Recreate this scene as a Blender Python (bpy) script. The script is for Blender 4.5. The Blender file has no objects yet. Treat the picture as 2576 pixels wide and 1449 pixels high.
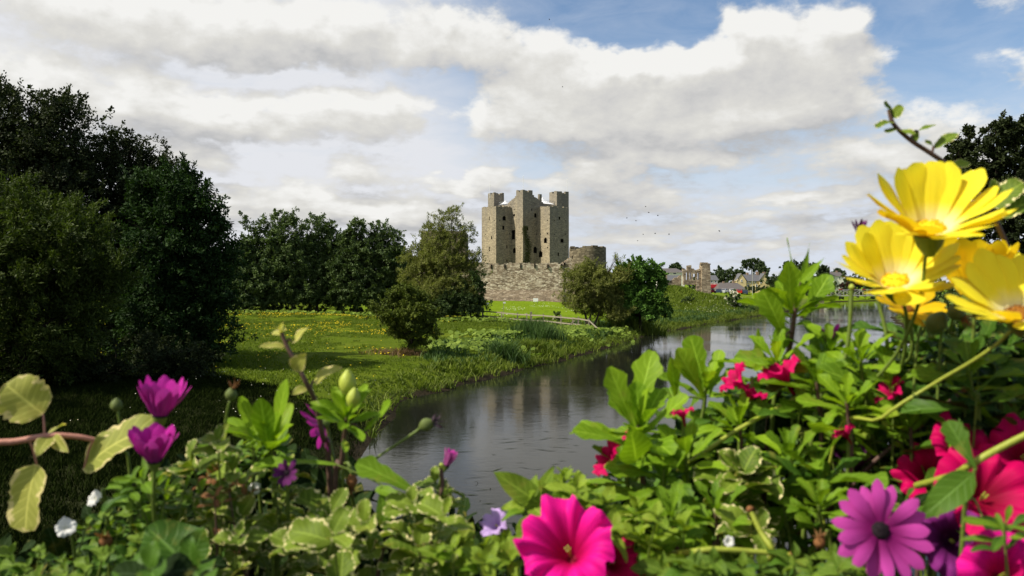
import bpy, math, random
import numpy as np
from mathutils import Vector, Matrix
SC = bpy.context.scene
COL = SC.collection
# ------------------------------------------------------------------ camera
CAM_Z = 6.0
F = 2003.6            # focal length in pixels of a 2576 wide frame
HOR = 715.0           # horizon row in that frame
cam_data = bpy.data.cameras.new('camera')
cam_data.lens = 28.0
cam_data.sensor_width = 36.0
cam_data.shift_y = -(724.5 - HOR) / 2576.0
cam_data.clip_start = 0.02
cam_data.clip_end = 8000.0
cam_data.dof.use_dof = True
cam_data.dof.focus_distance = 130.0
cam_data.dof.aperture_fstop = 13.5
cam_data.dof.aperture_blades = 0
cam = bpy.data.objects.new('camera', cam_data)
cam.location = (0, 0, CAM_Z)
cam.rotation_euler = (math.radians(90), 0, 0)
COL.objects.link(cam)
SC.camera = cam
# ------------------------------------------------------------------ exposure
SC.view_settings.view_transform = 'Standard'
SC.view_settings.look = 'None'
SC.view_settings.exposure = 0.40
SC.view_settings.gamma = 1.0
SC.cycles.use_denoising = True
SC.cycles.max_bounces = 6
SC.cycles.transparent_max_bounces = 6
SC.cycles.caustics_reflective = False
SC.cycles.caustics_refractive = False
# ------------------------------------------------------------------ sun
SUN_EL = math.radians(47)
SUN_AZ = math.atan2(-0.94, -0.34)          # from +Y towards +X
sun_vec = Vector((math.sin(SUN_AZ) * math.cos(SUN_EL), math.cos(SUN_AZ) * math.cos(SUN_EL), math.sin(SUN_EL)))
sl = bpy.data.lights.new('sun', 'SUN')
sl.energy = 5.0
sl.angle = math.radians(0.6)
sl.color = (1.0, 0.93, 0.80)
so = bpy.data.objects.new('sun', sl)
so.rotation_euler = sun_vec.to_track_quat('Z', 'Y').to_euler()
so.location = (-60, -20, 80)
COL.objects.link(so)

# ------------------------------------------------------------------ node helpers
class G:
    """small wrapper that writes node expressions"""
    def __init__(s, nt):
        s.nt = nt
    def node(s, t, **kw):
        n = s.nt.nodes.new(t)
        for k, v in kw.items():
            setattr(n, k, v)
        return n
    def put(s, sock, v):
        if v is None:
            return
        if hasattr(v, 'links'):
            s.nt.links.new(v, sock)
        else:
            if isinstance(v, (tuple, list)) and len(v) == 3 and len(getattr(sock, 'default_value', [0] * 3)) == 4:
                v = (*v, 1.0)
            sock.default_value = v
    def m(s, op, a, b=None, c=None, clamp=False):
        n = s.node('ShaderNodeMath', operation=op)
        n.use_clamp = clamp
        for i, v in enumerate((a, b, c)):
            s.put(n.inputs[i], v)
        return n.outputs[0]
    def mix(s, f, a, b, blend='MIX'):
        n = s.node('ShaderNodeMix', data_type='RGBA', blend_type=blend)
        s.put(n.inputs[0], f); s.put(n.inputs[6], a); s.put(n.inputs[7], b)
        return n.outputs[2]
    def smooth(s, x, lo, hi, a=0.0, b=1.0):
        n = s.node('ShaderNodeMapRange', interpolation_type='SMOOTHSTEP')
        s.put(n.inputs[0], x); s.put(n.inputs[1], lo); s.put(n.inputs[2], hi); s.put(n.inputs[3], a); s.put(n.inputs[4], b)
        return n.outputs[0]
    def noise(s, vec, scale, detail=4, rough=0.55, dist=0.0, dims='3D'):
        n = s.node('ShaderNodeTexNoise', noise_dimensions=dims)
        s.put(n.inputs['Vector'], vec); s.put(n.inputs['Scale'], scale); s.put(n.inputs['Detail'], detail)
        s.put(n.inputs['Roughness'], rough); s.put(n.inputs['Distortion'], dist)
        return n.outputs[0]
    def voronoi(s, vec, scale, feature='F1', rand=1.0):
        n = s.node('ShaderNodeTexVoronoi', feature=feature)
        s.put(n.inputs['Vector'], vec); s.put(n.inputs['Scale'], scale)
        n.inputs['Randomness'].default_value = rand
        return n
    def xyz(s, x, y, z):
        n = s.node('ShaderNodeCombineXYZ')
        s.put(n.inputs[0], x); s.put(n.inputs[1], y); s.put(n.inputs[2], z)
        return n.outputs[0]
    def sep(s, v):
        n = s.node('ShaderNodeSeparateXYZ'); s.put(n.inputs[0], v)
        return n.outputs
    def vscale(s, v, sc):
        n = s.node('ShaderNodeVectorMath', operation='MULTIPLY'); s.put(n.inputs[0], v); n.inputs[1].default_value = sc
        return n.outputs[0]
    def ramp(s, f, stops):
        n = s.node('ShaderNodeValToRGB')
        e = n.color_ramp.elements
        while len(e) < len(stops):
            e.new(0.5)
        for i, (p, c) in enumerate(stops):
            e[i].position = p; e[i].color = (*c, 1.0)
        s.put(n.inputs[0], f)
        return n.outputs[0]
    def attr(s, name):
        return s.node('ShaderNodeAttribute', attribute_name=name).outputs['Vector']
    def pos(s):
        return s.node('ShaderNodeNewGeometry').outputs['Position']
    def bump(s, h, strength=0.3, dist=0.1):
        n = s.node('ShaderNodeBump'); n.inputs['Strength'].default_value = strength; n.inputs['Distance'].default_value = dist
        s.put(n.inputs['Height'], h)
        return n.outputs[0]

# ------------------------------------------------------------------ sky
def az_el(u, v):
    a = math.atan2(u - 1288.0, F)
    return a, math.atan2((HOR - v) * math.cos(a), F)
# cloud masses by heading and elevation: u, v, half width, half height, weight
CLOUDS = [
 (380, 60, 520, 95, .62), (900, 90, 420, 80, .60), (60, 190, 360, 60, .42), (1190, 100, 150, 70, .30),
 (330, 265, 330, 70, .50), (620, 300, 320, 60, .52), (960, 270, 190, 62, .50), (470, 390, 120, 32, .36),
 (1440, 215, 250, 95, .56), (1700, 210, 320, 120, .62), (1960, 150, 230, 120, .72), (2030, 250, 210, 90, .55), (1880, 70, 80, 50, .35), (2080, 60, 70, 50, .35),
 (1320, 305, 190, 50, .46), (1640, 330, 330, 38, .40),
 (1650, 396, 260, 32, .52), (870, 425, 120, 34, .48), (1190, 455, 190, 22, .46), (800, 525, 300, 42, .50),
 (1000, 535, 230, 38, .36), (1520, 470, 170, 26, .38), (2240, 390, 230, 42, .50), (2060, 492, 190, 26, .50), (560, 475, 50, 22, .34),
 (1660, 512, 70, 26, .34), (1830, 545, 130, 18, .36), (1500, 520, 130, 36, .32), (1640, 590, 260, 22, .30), (2120, 560, 160, 20, .30),
 (2410, 300, 190, 50, .34), (2560, 150, 40, 50, .42), (2500, 10, 90, 45, .36), (1950, 600, 240, 20, .28), (1500, 440, 90, 20, .3),
 (1600, 90, 130, 36, -.62), (1480, 40, 150, 50, -.42), (1720, 40, 100, 60, -.30), (2330, 120, 110, 110, -.40), (800, 205, 330, 26, -.26), (760, 425, 130, 45, -.25),
 (2420, 60, 180, 60, -.30), (1120, 330, 70, 90, -.32), (1130, 190, 60, 60, -.30),
]
world = bpy.data.worlds.new('World')
SC.world = world
world.use_nodes = True
wt = world.node_tree
wt.nodes.clear()
grp = bpy.data.node_groups.new('cloud_density', 'ShaderNodeTree')
for nm, io in (('az', 'INPUT'), ('el', 'INPUT'), ('density', 'OUTPUT'), ('low', 'OUTPUT')):
    grp.interface.new_socket(name=nm, in_out=io, socket_type='NodeSocketFloat')
g = G(grp)
gi = g.node('NodeGroupInput'); go = g.node('NodeGroupOutput')
# conformal-like cloud coordinates: stretched flat near the horizon
elp = g.m('MAXIMUM', gi.outputs['el'], 0.0)
cx = g.m('MULTIPLY', gi.outputs['az'], 7.0)
cy = g.m('MULTIPLY', g.m('LOGARITHM', g.m('ADD', elp, 0.13), math.e), 4.2)
cvec = g.xyz(cx, cy, 0.0)
warp = g.node('ShaderNodeTexNoise'); grp.links.new(cvec, warp.inputs['Vector']); warp.inputs['Scale'].default_value = 2.6; warp.inputs['Detail'].default_value = 3
wsep = g.sep(warp.outputs['Color'])
azw = g.m('ADD', gi.outputs['az'], g.m('MULTIPLY', g.m('SUBTRACT', wsep[0], 0.5), 0.085))
elw = g.m('ADD', gi.outputs['el'], g.m('MULTIPLY', g.m('SUBTRACT', wsep[1], 0.5), 0.060))
acc = None
for (u, v, ru, rv, w) in CLOUDS:
    a, e = az_el(u, v)
    ra = ru / F * math.cos(a) ** 2 * 0.85; re_ = rv / F * math.cos(a) * 0.85
    dx = g.m('MULTIPLY', g.m('SUBTRACT', azw, a), 1.0 / ra)
    dy = g.m('MULTIPLY', g.m('SUBTRACT', elw, e), 1.0 / re_)
    q = g.m('MULTIPLY_ADD', dx, dx, g.m('MULTIPLY', dy, dy))
    ex = g.m('EXPONENT', g.m('MULTIPLY', g.m('POWER', q, 1.3), -0.7))
    acc = g.m('MULTIPLY', ex, w) if acc is None else g.m('MULTIPLY_ADD', ex, w, acc)
n1 = g.noise(cvec, 2.2, 7, 0.56, 0.3)
n2 = g.noise(cvec, 9.0, 5, 0.60, 0.2)
acc2 = g.m('MINIMUM', acc, 0.85)
dens = g.m('MULTIPLY_ADD', g.m('SUBTRACT', n1, 0.5), 0.95, acc2)
dens = g.m('MULTIPLY_ADD', g.m('SUBTRACT', n2, 0.5), 0.42, dens)
hb = g.smooth(elp, 0.24, 0.06, 0.0, 0.15)
dens = g.m('ADD', dens, hb)
grp.links.new(dens, go.inputs['density'])
lowd = g.m('MULTIPLY_ADD', g.m('SUBTRACT', g.noise(cvec, 2.2, 2, 0.45, 0.3), 0.5), 0.9, acc2)
grp.links.new(lowd, go.inputs['low'])

w = G(wt)
tc = w.node('ShaderNodeTexCoord')
dx, dy, dz = w.sep(tc.outputs['Generated'])
az = w.m('ARCTAN2', dx, dy)
el = w.m('ARCSINE', dz)
def dens_at(daz, de):
    n = w.node('ShaderNodeGroup'); n.node_tree = grp
    w.put(n.inputs[0], w.m('ADD', az, daz)); w.put(n.inputs[1], w.m('ADD', el, de))
    return n.outputs
D0, L0 = dens_at(0.0, 0.0)
D1, L1 = dens_at(-0.012, 0.026)
alpha = w.smooth(D0, 0.04, 0.48)
lit = w.m('MULTIPLY_ADD', w.m('SUBTRACT', D0, D1), 0.72, 0.60)
lit = w.m('MULTIPLY_ADD', w.m('SUBTRACT', L0, L1), 0.38, lit)
lit = w.m('SUBTRACT', lit, w.m('MULTIPLY', w.smooth(L0, 0.35, 1.1), 0.14))
lit = w.m('SUBTRACT', lit, w.smooth(el, 0.20, 0.09, 0.0, 0.27), clamp=True)
ccol = w.ramp(lit, [(0.0, (5.0, 5.05, 5.15)), (0.30, (6.3, 6.25, 6.15)), (0.58, (7.2, 7.1, 6.75)), (1.0, (9.0, 8.95, 8.7))])
sky = w.node('ShaderNodeTexSky', sky_type='NISHITA')
sky.sun_disc = False
sky.sun_elevation = SUN_EL
sky.sun_rotation = SUN_AZ
sky.altitude = 60.0
sky.air_density = 1.0
sky.dust_density = 1.2
sky.ozone_density = 1.6
blue = w.mix(1.0, sky.outputs[0], (1.28, 1.34, 1.38), 'MULTIPLY')
# thin high veil, whiter towards the horizon and towards the left
veil = w.m('ADD', w.smooth(el, 0.27, 0.04, 0.0, 0.95), w.smooth(az, 0.06, -0.22, 0.0, 0.9), clamp=True)
vn = w.noise(w.xyz(w.m('MULTIPLY', az, 9.0), w.m('MULTIPLY', el, 26.0), 3.0), 1.0, 5, 0.6, 0.6)
veil = w.m('ADD', veil, w.m('MULTIPLY_ADD', vn, 0.75, -0.30), clamp=True)
base = w.mix(veil, blue, w.mix(w.smooth(az, 0.12, -0.15), (6.9, 7.4, 8.3), (7.8, 7.95, 8.35)))
skyc = w.mix(alpha, base, ccol)
bg = w.node('ShaderNodeBackground')
w.put(bg.inputs['Color'], skyc)
bg.inputs['Strength'].default_value = 0.076
ow = w.node('ShaderNodeOutputWorld')
wt.links.new(bg.outputs[0], ow.inputs[0])

# ------------------------------------------------------------------ object helpers
def link(o, parent=None):
    COL.objects.link(o)
    if parent is not None:
        o.parent = parent
    return o
def tag(o, label=None, cat=None, group=None, kind=None):
    if label: o['label'] = label
    if cat: o['category'] = cat
    if group: o['group'] = group
    if kind: o['kind'] = kind
    return o
def empty(name, label, cat, loc=(0, 0, 0), group=None):
    o = bpy.data.objects.new(name, None)
    o.location = loc
    o.empty_display_size = 0.1
    link(o)
    return tag(o, label, cat, group)
def P(u, v, Y):
    return Vector(((u - 1288.0) / F * Y, Y, CAM_Z - (v - HOR) / F * Y))
def arr_mesh(name, V, Q, mat, parent=None, attr=None, smooth=True):
    """V (n,3) array, Q (m,3 or 4) int array, all faces the same size; attr (n,3) stored as point attribute 'leaf'"""
    V = np.asarray(V, dtype=np.float32); Q = np.asarray(Q, dtype=np.int32)
    if parent is not None:
        V = V - np.array(parent_world(parent), dtype=np.float32)
    me = bpy.data.meshes.new(name)
    k = Q.shape[1]
    me.vertices.add(len(V)); me.vertices.foreach_set('co', V.ravel())
    me.loops.add(Q.size); me.loops.foreach_set('vertex_index', Q.ravel())
    me.polygons.add(len(Q)); me.polygons.foreach_set('loop_start', np.arange(0, Q.size, k, dtype=np.int32))
    me.polygons.foreach_set('use_smooth', np.full(len(Q), smooth))
    if attr is not None:
        a = me.attributes.new('leaf', 'FLOAT_VECTOR', 'POINT')
        a.data.foreach_set('vector', np.asarray(attr, dtype=np.float32).ravel())
    me.update(calc_edges=True)
    me.materials.append(mat)
    return link(bpy.data.objects.new(name, me), parent)
def parent_world(o):
    p = Vector((0, 0, 0))
    while o is not None:
        p = p + o.location
        o = o.parent
    return p
class MB:
    """collects polygons for one mesh object"""
    def __init__(s):
        s.v = []; s.f = []; s.a = []
    def poly(s, pts):
        b = len(s.v)
        s.v.extend([tuple(p) for p in pts]); s.f.append(tuple(range(b, b + len(pts))))
    def grid(s, rows, closed=False):
        b = len(s.v); n = len(rows[0])
        for r in rows:
            s.v.extend([tuple(p) for p in r])
        for i in range(len(rows) - 1):
            for j in range(n if closed else n - 1):
                k = (j + 1) % n
                s.f.append((b + i * n + j, b + i * n + k, b + (i + 1) * n + k, b + (i + 1) * n + j))
    def box(s, c, sx, sy, sz, ex=(1, 0, 0), ey=(0, 1, 0), ez=(0, 0, 1)):
        """c centre, full sizes"""
        c = Vector(c); ex = Vector(ex) * sx / 2; ey = Vector(ey) * sy / 2; ez = Vector(ez) * sz / 2
        p = [c + ex * i + ey * j + ez * k for k in (-1, 1) for j in (-1, 1) for i in (-1, 1)]
        b = len(s.v); s.v.extend([tuple(q) for q in p])
        for q in ((0, 2, 3, 1), (4, 5, 7, 6), (0, 1, 5, 4), (2, 6, 7, 3), (0, 4, 6, 2), (1, 3, 7, 5)):
            s.f.append(tuple(b + i for i in q))
    def bar(s, p, q, wd, ht=None):
        p = Vector(p); q = Vector(q); d = q - p; L = d.length
        ez = d.normalized(); up = Vector((0, 0, 1)) if abs(ez.z) < .95 else Vector((0, 1, 0))
        ex = ez.cross(up).normalized(); ey = ex.cross(ez)
        s.box((p + q) / 2, wd, ht or wd, L, ex, ey, ez)
    def tube(s, pts, rad, n=7, cap=True):
        pts = [Vector(p) for p in pts]
        if not hasattr(rad, '__len__'):
            rad = [rad] * len(pts)
        rows = []
        t0 = (pts[1] - pts[0]).normalized()
        ref = Vector((0, 0, 1)) if abs(t0.z) < .9 else Vector((1, 0, 0))
        x = t0.cross(ref).normalized()
        for i, p in enumerate(pts):
            t = (pts[min(i + 1, len(pts) - 1)] - pts[max(i - 1, 0)]).normalized()
            x = (x - t * x.dot(t)).normalized(); y = t.cross(x)
            rows.append([p + (x * math.cos(6.2832 * k / n) + y * math.sin(6.2832 * k / n)) * rad[i] for k in range(n)])
        s.grid(rows, True)
        if cap:
            s.poly(rows[-1]); s.poly(list(reversed(rows[0])))
    def build(s, name, mat, parent=None, smooth=False, bevel=0.0):
        me = bpy.data.meshes.new(name)
        off = parent_world(parent) if parent is not None else Vector((0, 0, 0))
        me.from_pydata([tuple(Vector(v) - off) for v in s.v], [], s.f)
        me.polygons.foreach_set('use_smooth', [smooth] * len(me.polygons))
        me.materials.append(mat); me.update()
        o = link(bpy.data.objects.new(name, me), parent)
        if bevel:
            md = o.modifiers.new('edge', 'BEVEL'); md.width = bevel; md.segments = 2; md.limit_method = 'ANGLE'
        return o
def smooth_path(pts, n=6):
    """Catmull-Rom through points"""
    pts = [Vector(p) for p in pts]
    if len(pts) < 3:
        return [pts[0].lerp(pts[-1], i / n) for i in range(n + 1)]
    P_ = [pts[0] * 2 - pts[1]] + pts + [pts[-1] * 2 - pts[-2]]
    out = []
    for i in range(1, len(P_) - 2):
        a, b, c, d = P_[i - 1:i + 3]
        for k in range(n):
            t = k / n
            out.append(0.5 * ((2 * b) + (c - a) * t + (2 * a - 5 * b + 4 * c - d) * t * t + (3 * b - a - 3 * c + d) * t ** 3))
    out.append(pts[-1])
    return out
def rnd_unit(rng, n):
    v = rng.normal(size=(n, 3)); return v / (np.linalg.norm(v, axis=1, keepdims=True) + 1e-9)
# ------------------------------------------------------------------ materials
def new_mat(name):
    m = bpy.data.materials.new(name); m.use_nodes = True
    nt = m.node_tree; nt.nodes.clear()
    return m, G(nt)
def finish(g, shader):
    o = g.node('ShaderNodeOutputMaterial'); g.nt.links.new(shader, o.inputs[0])
def principled(g, col, rough=0.7, spec=0.3, normal=None, metal=0.0):
    n = g.node('ShaderNodeBsdfPrincipled')
    g.put(n.inputs['Base Color'], col); g.put(n.inputs['Roughness'], rough); g.put(n.inputs['Specular IOR Level'], spec)
    g.put(n.inputs['Metallic'], metal)
    if normal is not None: g.put(n.inputs['Normal'], normal)
    return n.outputs[0]
def mat_plain(name, col, rough=0.6, spec=0.3, var=0.25, scale=3.0, metal=0.0):
    m, g = new_mat(name)
    n = g.noise(g.pos(), scale, 5, 0.6)
    c = g.mix(n, tuple(x * (1 - var) for x in col), tuple(min(1, x * (1 + var)) for x in col))
    finish(g, principled(g, c, rough, spec, g.bump(n, 0.15, 0.02), metal)); return m
def mat_stone(name, dark, mid, light, sx=1.0, sz=2.6, stain=0.5, contrast=1.0, grey_top=None):
    """rubble masonry: flat stones of uneven tone, dark joints, weather stains"""
    m, g = new_mat(name)
    p = g.pos()
    x, y, z = g.sep(p)
    wob = g.noise(p, 0.6, 3)
    zz = g.m('ADD', z, g.m('MULTIPLY', wob, 0.22))
    v = g.xyz(g.m('MULTIPLY', x, sx), g.m('MULTIPLY', y, sx), g.m('MULTIPLY', zz, sz))
    vo = g.voronoi(v, 1.0); cell = g.sep(vo.outputs['Color'])[0]
    ve = g.voronoi(v, 1.0, 'DISTANCE_TO_EDGE').outputs['Distance']
    joint = g.smooth(ve, 0.0, 0.09)
    big = g.noise(p, 0.13, 5, 0.62)
    mid_n = g.noise(g.vscale(p, (1, 1, 3.0)), 0.8, 6, 0.7)
    streak = g.noise(g.vscale(p, (1.2, 1.2, 0.12)), 0.8, 4, 0.6)
    t = g.m('ADD', g.m('MULTIPLY', cell, 0.45 * contrast), g.m('MULTIPLY', mid_n, 0.55))
    c = g.ramp(t, [(0.22, dark), (0.48, mid), (0.80, light)])
    st = g.m('MULTIPLY', g.smooth(g.m('ADD', g.m('MULTIPLY', big, 0.6), g.m('MULTIPLY', streak, 0.4)), 0.46, 0.66), stain)
    c = g.mix(st, c, tuple(k * 0.45 for k in dark))
    if grey_top is not None:      # lichen-grey weathering on the exposed upper courses
        gt = g.smooth(g.m('ADD', z, g.m('MULTIPLY', g.m('SUBTRACT', streak, 0.5), 16.0)), grey_top - 5, grey_top + 7)
        c = g.mix(g.m('MULTIPLY', gt, 0.55), c, g.mix(mid_n, (0.11, 0.10, 0.085), (0.30, 0.285, 0.25)))
    c = g.mix(g.m('MULTIPLY_ADD', joint, 0.75, 0.25), tuple(k * 0.6 for k in dark), c)
    h = g.m('ADD', g.m('MULTIPLY', joint, 0.5), g.m('MULTIPLY', cell, 0.5))
    finish(g, principled(g, c, 0.9, 0.15, g.bump(h, 0.4, 0.07))); return m
def mat_leafage(name, c0, c1, trans=0.25, rough=0.6, spec=0.12, tcol=None, tip=None):
    """tree foliage, tone from the per-leaf value"""
    m, g = new_mat(name)
    a = g.sep(g.attr('leaf'))
    c = g.mix(a[2], c0, c1)
    if tip is not None:
        c = g.mix(g.smooth(a[2], 0.82, 0.98), c, tip)
    pr = principled(g, c, rough, spec)
    tr = g.node('ShaderNodeBsdfTranslucent')
    g.put(tr.inputs['Color'], g.mix(1.0, c, (1.3, 1.5, 0.5), 'MULTIPLY') if tcol is None else tcol)
    mx = g.node('ShaderNodeMixShader'); mx.inputs[0].default_value = trans
    g.nt.links.new(pr, mx.inputs[1]); g.nt.links.new(tr.outputs[0], mx.inputs[2])
    finish(g, mx.outputs[0]); return m
def mat_petal(name, inner, outer, base=None, trans=0.35, vein=0.3, rough=0.45, back=None, core=0.18, fade=0.45):
    """attr: x along petal, y across, z random"""
    m, g = new_mat(name)
    x, y, r = g.sep(g.attr('leaf'))
    c = g.mix(g.smooth(x, core, fade), inner, outer)
    if base is not None:
        c = g.mix(g.smooth(x, core * 1.0, core * 0.4), c, base)
    wv = g.noise(g.xyz(g.m('MULTIPLY', x, 1.2), g.m('MULTIPLY', y, 9.0), g.m('MULTIPLY', r, 37.0)), 1.0, 4, 0.6)
    c = g.mix(g.m('MULTIPLY', g.smooth(wv, 0.35, 0.75), vein), c, g.mix(1.0, c, (0.45, 0.35, 0.5), 'MULTIPLY'))
    c = g.mix(g.m('MULTIPLY', r, 0.25), c, g.mix(1.0, c, (0.75, 0.7, 0.8), 'MULTIPLY'))
    if back is not None:
        bf = g.node('ShaderNodeNewGeometry').outputs['Backfacing']
        c = g.mix(bf, c, back)
    pr = principled(g, c, rough + .12, 0.1, g.bump(wv, 0.35, 0.002))
    tr = g.node('ShaderNodeBsdfTranslucent'); g.put(tr.inputs['Color'], c)
    mx = g.node('ShaderNodeMixShader'); mx.inputs[0].default_value = trans
    g.nt.links.new(pr, mx.inputs[1]); g.nt.links.new(tr.outputs[0], mx.inputs[2])
    finish(g, mx.outputs[0]); return m
def mat_leaf(name, dark, light, margin=None, mwidth=0.25, trans=0.3, rough=0.48, spec=0.13, veincol=None, patch=0.35):
    """close-up leaf: midrib and side veins, optional cream margin of uneven width"""
    m, g = new_mat(name)
    x, y, r = g.sep(g.attr('leaf'))
    ay = g.m('ABSOLUTE', y)
    p = g.pos()
    n = g.noise(p, 60.0, 4, 0.6)
    t = g.m('ADD', g.m('MULTIPLY', r, 0.65), g.m('MULTIPLY', n, 0.35))
    c = g.mix(t, dark, light)
    rib = g.smooth(ay, 0.10, 0.02)
    side = g.m('SINE', g.m('MULTIPLY', g.m('SUBTRACT', x, g.m('MULTIPLY', ay, 0.22)), 44.0))
    sv = g.smooth(side, 0.72, 1.0)
    vv = g.m('MAXIMUM', rib, g.m('MULTIPLY', sv, 0.45))
    vc = veincol or tuple(min(1, k * 1.7 + 0.03) for k in light)
    c = g.mix(g.m('MULTIPLY', vv, 0.55), c, vc)
    if margin is not None:
        edge = g.m('MAXIMUM', ay, g.smooth(x, 0.80, 1.0))
        edge = g.m('MAXIMUM', edge, g.smooth(x, 0.10, 0.0))
        en = g.noise(g.xyz(g.m('MULTIPLY', x, 5.0), g.m('MULTIPLY', y, 2.0), g.m('MULTIPLY', r, 61.0)), 1.6, 3, 0.6)
        thr = g.m('ADD', 1.0 - mwidth, g.m('MULTIPLY', g.m('SUBTRACT', en, 0.5), 1.5))
        c = g.mix(g.smooth(g.m('SUBTRACT', edge, thr), -0.04, 0.08), c, margin)
    if patch:
        c = g.mix(g.m('MULTIPLY', g.smooth(g.noise(p, 38.0, 4, 0.65), 0.56, 0.70), patch), c, (0.30, 0.24, 0.05))
    h = g.m('SUBTRACT', n, g.m('MULTIPLY', vv, 0.8))
    pr = principled(g, c, rough, spec, g.bump(h, 0.35, 0.0015))
    tr = g.node('ShaderNodeBsdfTranslucent'); g.put(tr.inputs['Color'], g.mix(1.0, c, (1.35, 1.35, 0.55), 'MULTIPLY'))
    mx = g.node('ShaderNodeMixShader'); mx.inputs[0].default_value = trans
    g.nt.links.new(pr, mx.inputs[1]); g.nt.links.new(tr.outputs[0], mx.inputs[2])
    finish(g, mx.outputs[0]); return m

M = {}
M['keep'] = mat_stone('keep_stone', (0.18, 0.152, 0.105), (0.385, 0.322, 0.212), (0.61, 0.528, 0.375), 2.6, 5.6, 0.42, 0.5, 21.5)
M['curtain'] = mat_stone('curtain_stone', (0.12, 0.09, 0.06), (0.36, 0.285, 0.20), (0.66, 0.585, 0.45), 1.9, 5.2, 0.50, 1.1)
M['batter'] = mat_stone('plinth_stone', (0.13, 0.10, 0.07), (0.24, 0.185, 0.125), (0.36, 0.30, 0.22), 1.4, 3.5, 0.3)
M['ruin'] = mat_stone('ruin_stone', (0.14, 0.11, 0.075), (0.30, 0.235, 0.155), (0.48, 0.40, 0.28), 1.2, 2.8, 0.4)
M['tower'] = mat_stone('old_tower_stone', (0.09, 0.075, 0.05), (0.17, 0.14, 0.09), (0.26, 0.22, 0.15), 1.0, 2.5, 0.5)
M['recess'] = mat_plain('window_recess', (0.018, 0.015, 0.012), 0.95, 0.05)
M['bark'] = mat_plain('bark', (0.075, 0.058, 0.042), 0.95, 0.1, 0.5, 4.0)
M['bark_dark'] = mat_plain('dark_bark', (0.03, 0.024, 0.018), 0.95, 0.1, 0.5, 4.0)
M['wood'] = mat_plain('weathered_wood', (0.25, 0.22, 0.165), 0.85, 0.15, 0.3, 6.0)
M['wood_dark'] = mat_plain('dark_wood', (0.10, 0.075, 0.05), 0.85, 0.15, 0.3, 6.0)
M['white'] = mat_plain('white_paint', (0.80, 0.80, 0.78), 0.5, 0.4, 0.05)
M['canvas'] = mat_plain('white_canvas', (0.85, 0.85, 0.85), 0.7, 0.2, 0.04)
M['rail'] = mat_plain('grey_rail', (0.30, 0.33, 0.36), 0.4, 0.4, 0.1)
M['plaster_cream'] = mat_plain('cream_plaster', (0.62, 0.50, 0.26), 0.85, 0.15, 0.12)
M['plaster_white'] = mat_plain('white_plaster', (0.68, 0.66, 0.58), 0.85, 0.15, 0.08)
M['slate'] = mat_plain('roof_slate', (0.10, 0.10, 0.105), 0.6, 0.3, 0.3, 2.0)
M['slate_brown'] = mat_plain('brown_roof_slate', (0.105, 0.092, 0.084), 0.6, 0.3, 0.3, 2.0)
M['red'] = mat_plain('red_shopfront', (0.42, 0.012, 0.02), 0.4, 0.4, 0.1)
M['steel'] = mat_plain('bridge_steel', (0.34, 0.34, 0.30), 0.5, 0.4, 0.15)
M['glass'] = mat_plain('dark_glass', (0.03, 0.035, 0.04), 0.08, 0.6, 0.2)
M['rubber'] = mat_plain('tyre_rubber', (0.02, 0.02, 0.02), 0.8, 0.2, 0.2)
M['car_red'] = mat_plain('red_car_paint', (0.45, 0.02, 0.015), 0.25, 0.5, 0.05)
M['car_silver'] = mat_plain('silver_car_paint', (0.55, 0.56, 0.58), 0.25, 0.6, 0.05, 3.0, 0.3)
M['car_blue'] = mat_plain('dark_blue_car_paint', (0.03, 0.045, 0.09), 0.25, 0.6, 0.05)
M['car_white'] = mat_plain('white_car_paint', (0.75, 0.75, 0.74), 0.25, 0.6, 0.04)
M['bird'] = mat_plain('dark_feather', (0.03, 0.028, 0.027), 0.8, 0.2, 0.2)
M['terracotta'] = mat_plain('chimney_brick', (0.24, 0.17, 0.12), 0.85, 0.15, 0.2)
M['pink_flowerbox'] = mat_plain('red_blossom', (0.5, 0.06, 0.05), 0.8, 0.1, 0.3)
# foliage
M['fol_dark'] = mat_leafage('dark_foliage', (0.011, 0.017, 0.007), (0.046, 0.06, 0.02), 0.12, 0.6, 0.08)
M['fol_ash'] = mat_leafage('ash_foliage', (0.009, 0.021, 0.006), (0.036, 0.072, 0.017), 0.16, 0.6, 0.08)
M['fol_willow'] = mat_leafage('willow_foliage', (0.018, 0.032, 0.006), (0.078, 0.108, 0.016), 0.22)
M['fol_alder'] = mat_leafage('alder_foliage', (0.036, 0.062, 0.022), (0.115, 0.16, 0.05), 0.16)
M['fol_olive'] = mat_leafage('olive_willow_foliage', (0.088, 0.102, 0.022), (0.225, 0.235, 0.064), 0.28)
M['fol_haw'] = mat_leafage('hawthorn_foliage', (0.038, 0.062, 0.01), (0.135, 0.165, 0.024), 0.16)
M['fol_syc'] = mat_leafage('sycamore_foliage', (0.036, 0.085, 0.014), (0.14, 0.265, 0.045), 0.2)
M['fol_far'] = mat_leafage('distant_foliage', (0.026, 0.044, 0.02), (0.08, 0.112, 0.044), 0.1)
M['fol_copper'] = mat_leafage('copper_foliage', (0.040, 0.022, 0.016), (0.085, 0.050, 0.032), 0.1)
M['fol_elder'] = mat_leafage('elder_foliage', (0.05, 0.085, 0.02), (0.12, 0.17, 0.05), 0.2)
M['blossom'] = mat_leafage('cream_blossom', (0.60, 0.58, 0.42), (0.78, 0.76, 0.60), 0.2, tcol=(.6, .6, .45))
M['ivy'] = mat_leafage('ivy', (0.035, 0.042, 0.012), (0.085, 0.095, 0.03), 0.1)
M['grassblade'] = mat_leafage('bank_grass_blades', (0.048, 0.08, 0.01), (0.165, 0.205, 0.028), 0.3)
M['meadowblade'] = mat_leafage('meadow_grass_blades', (0.058, 0.094, 0.008), (0.15, 0.195, 0.018), 0.3)
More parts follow.
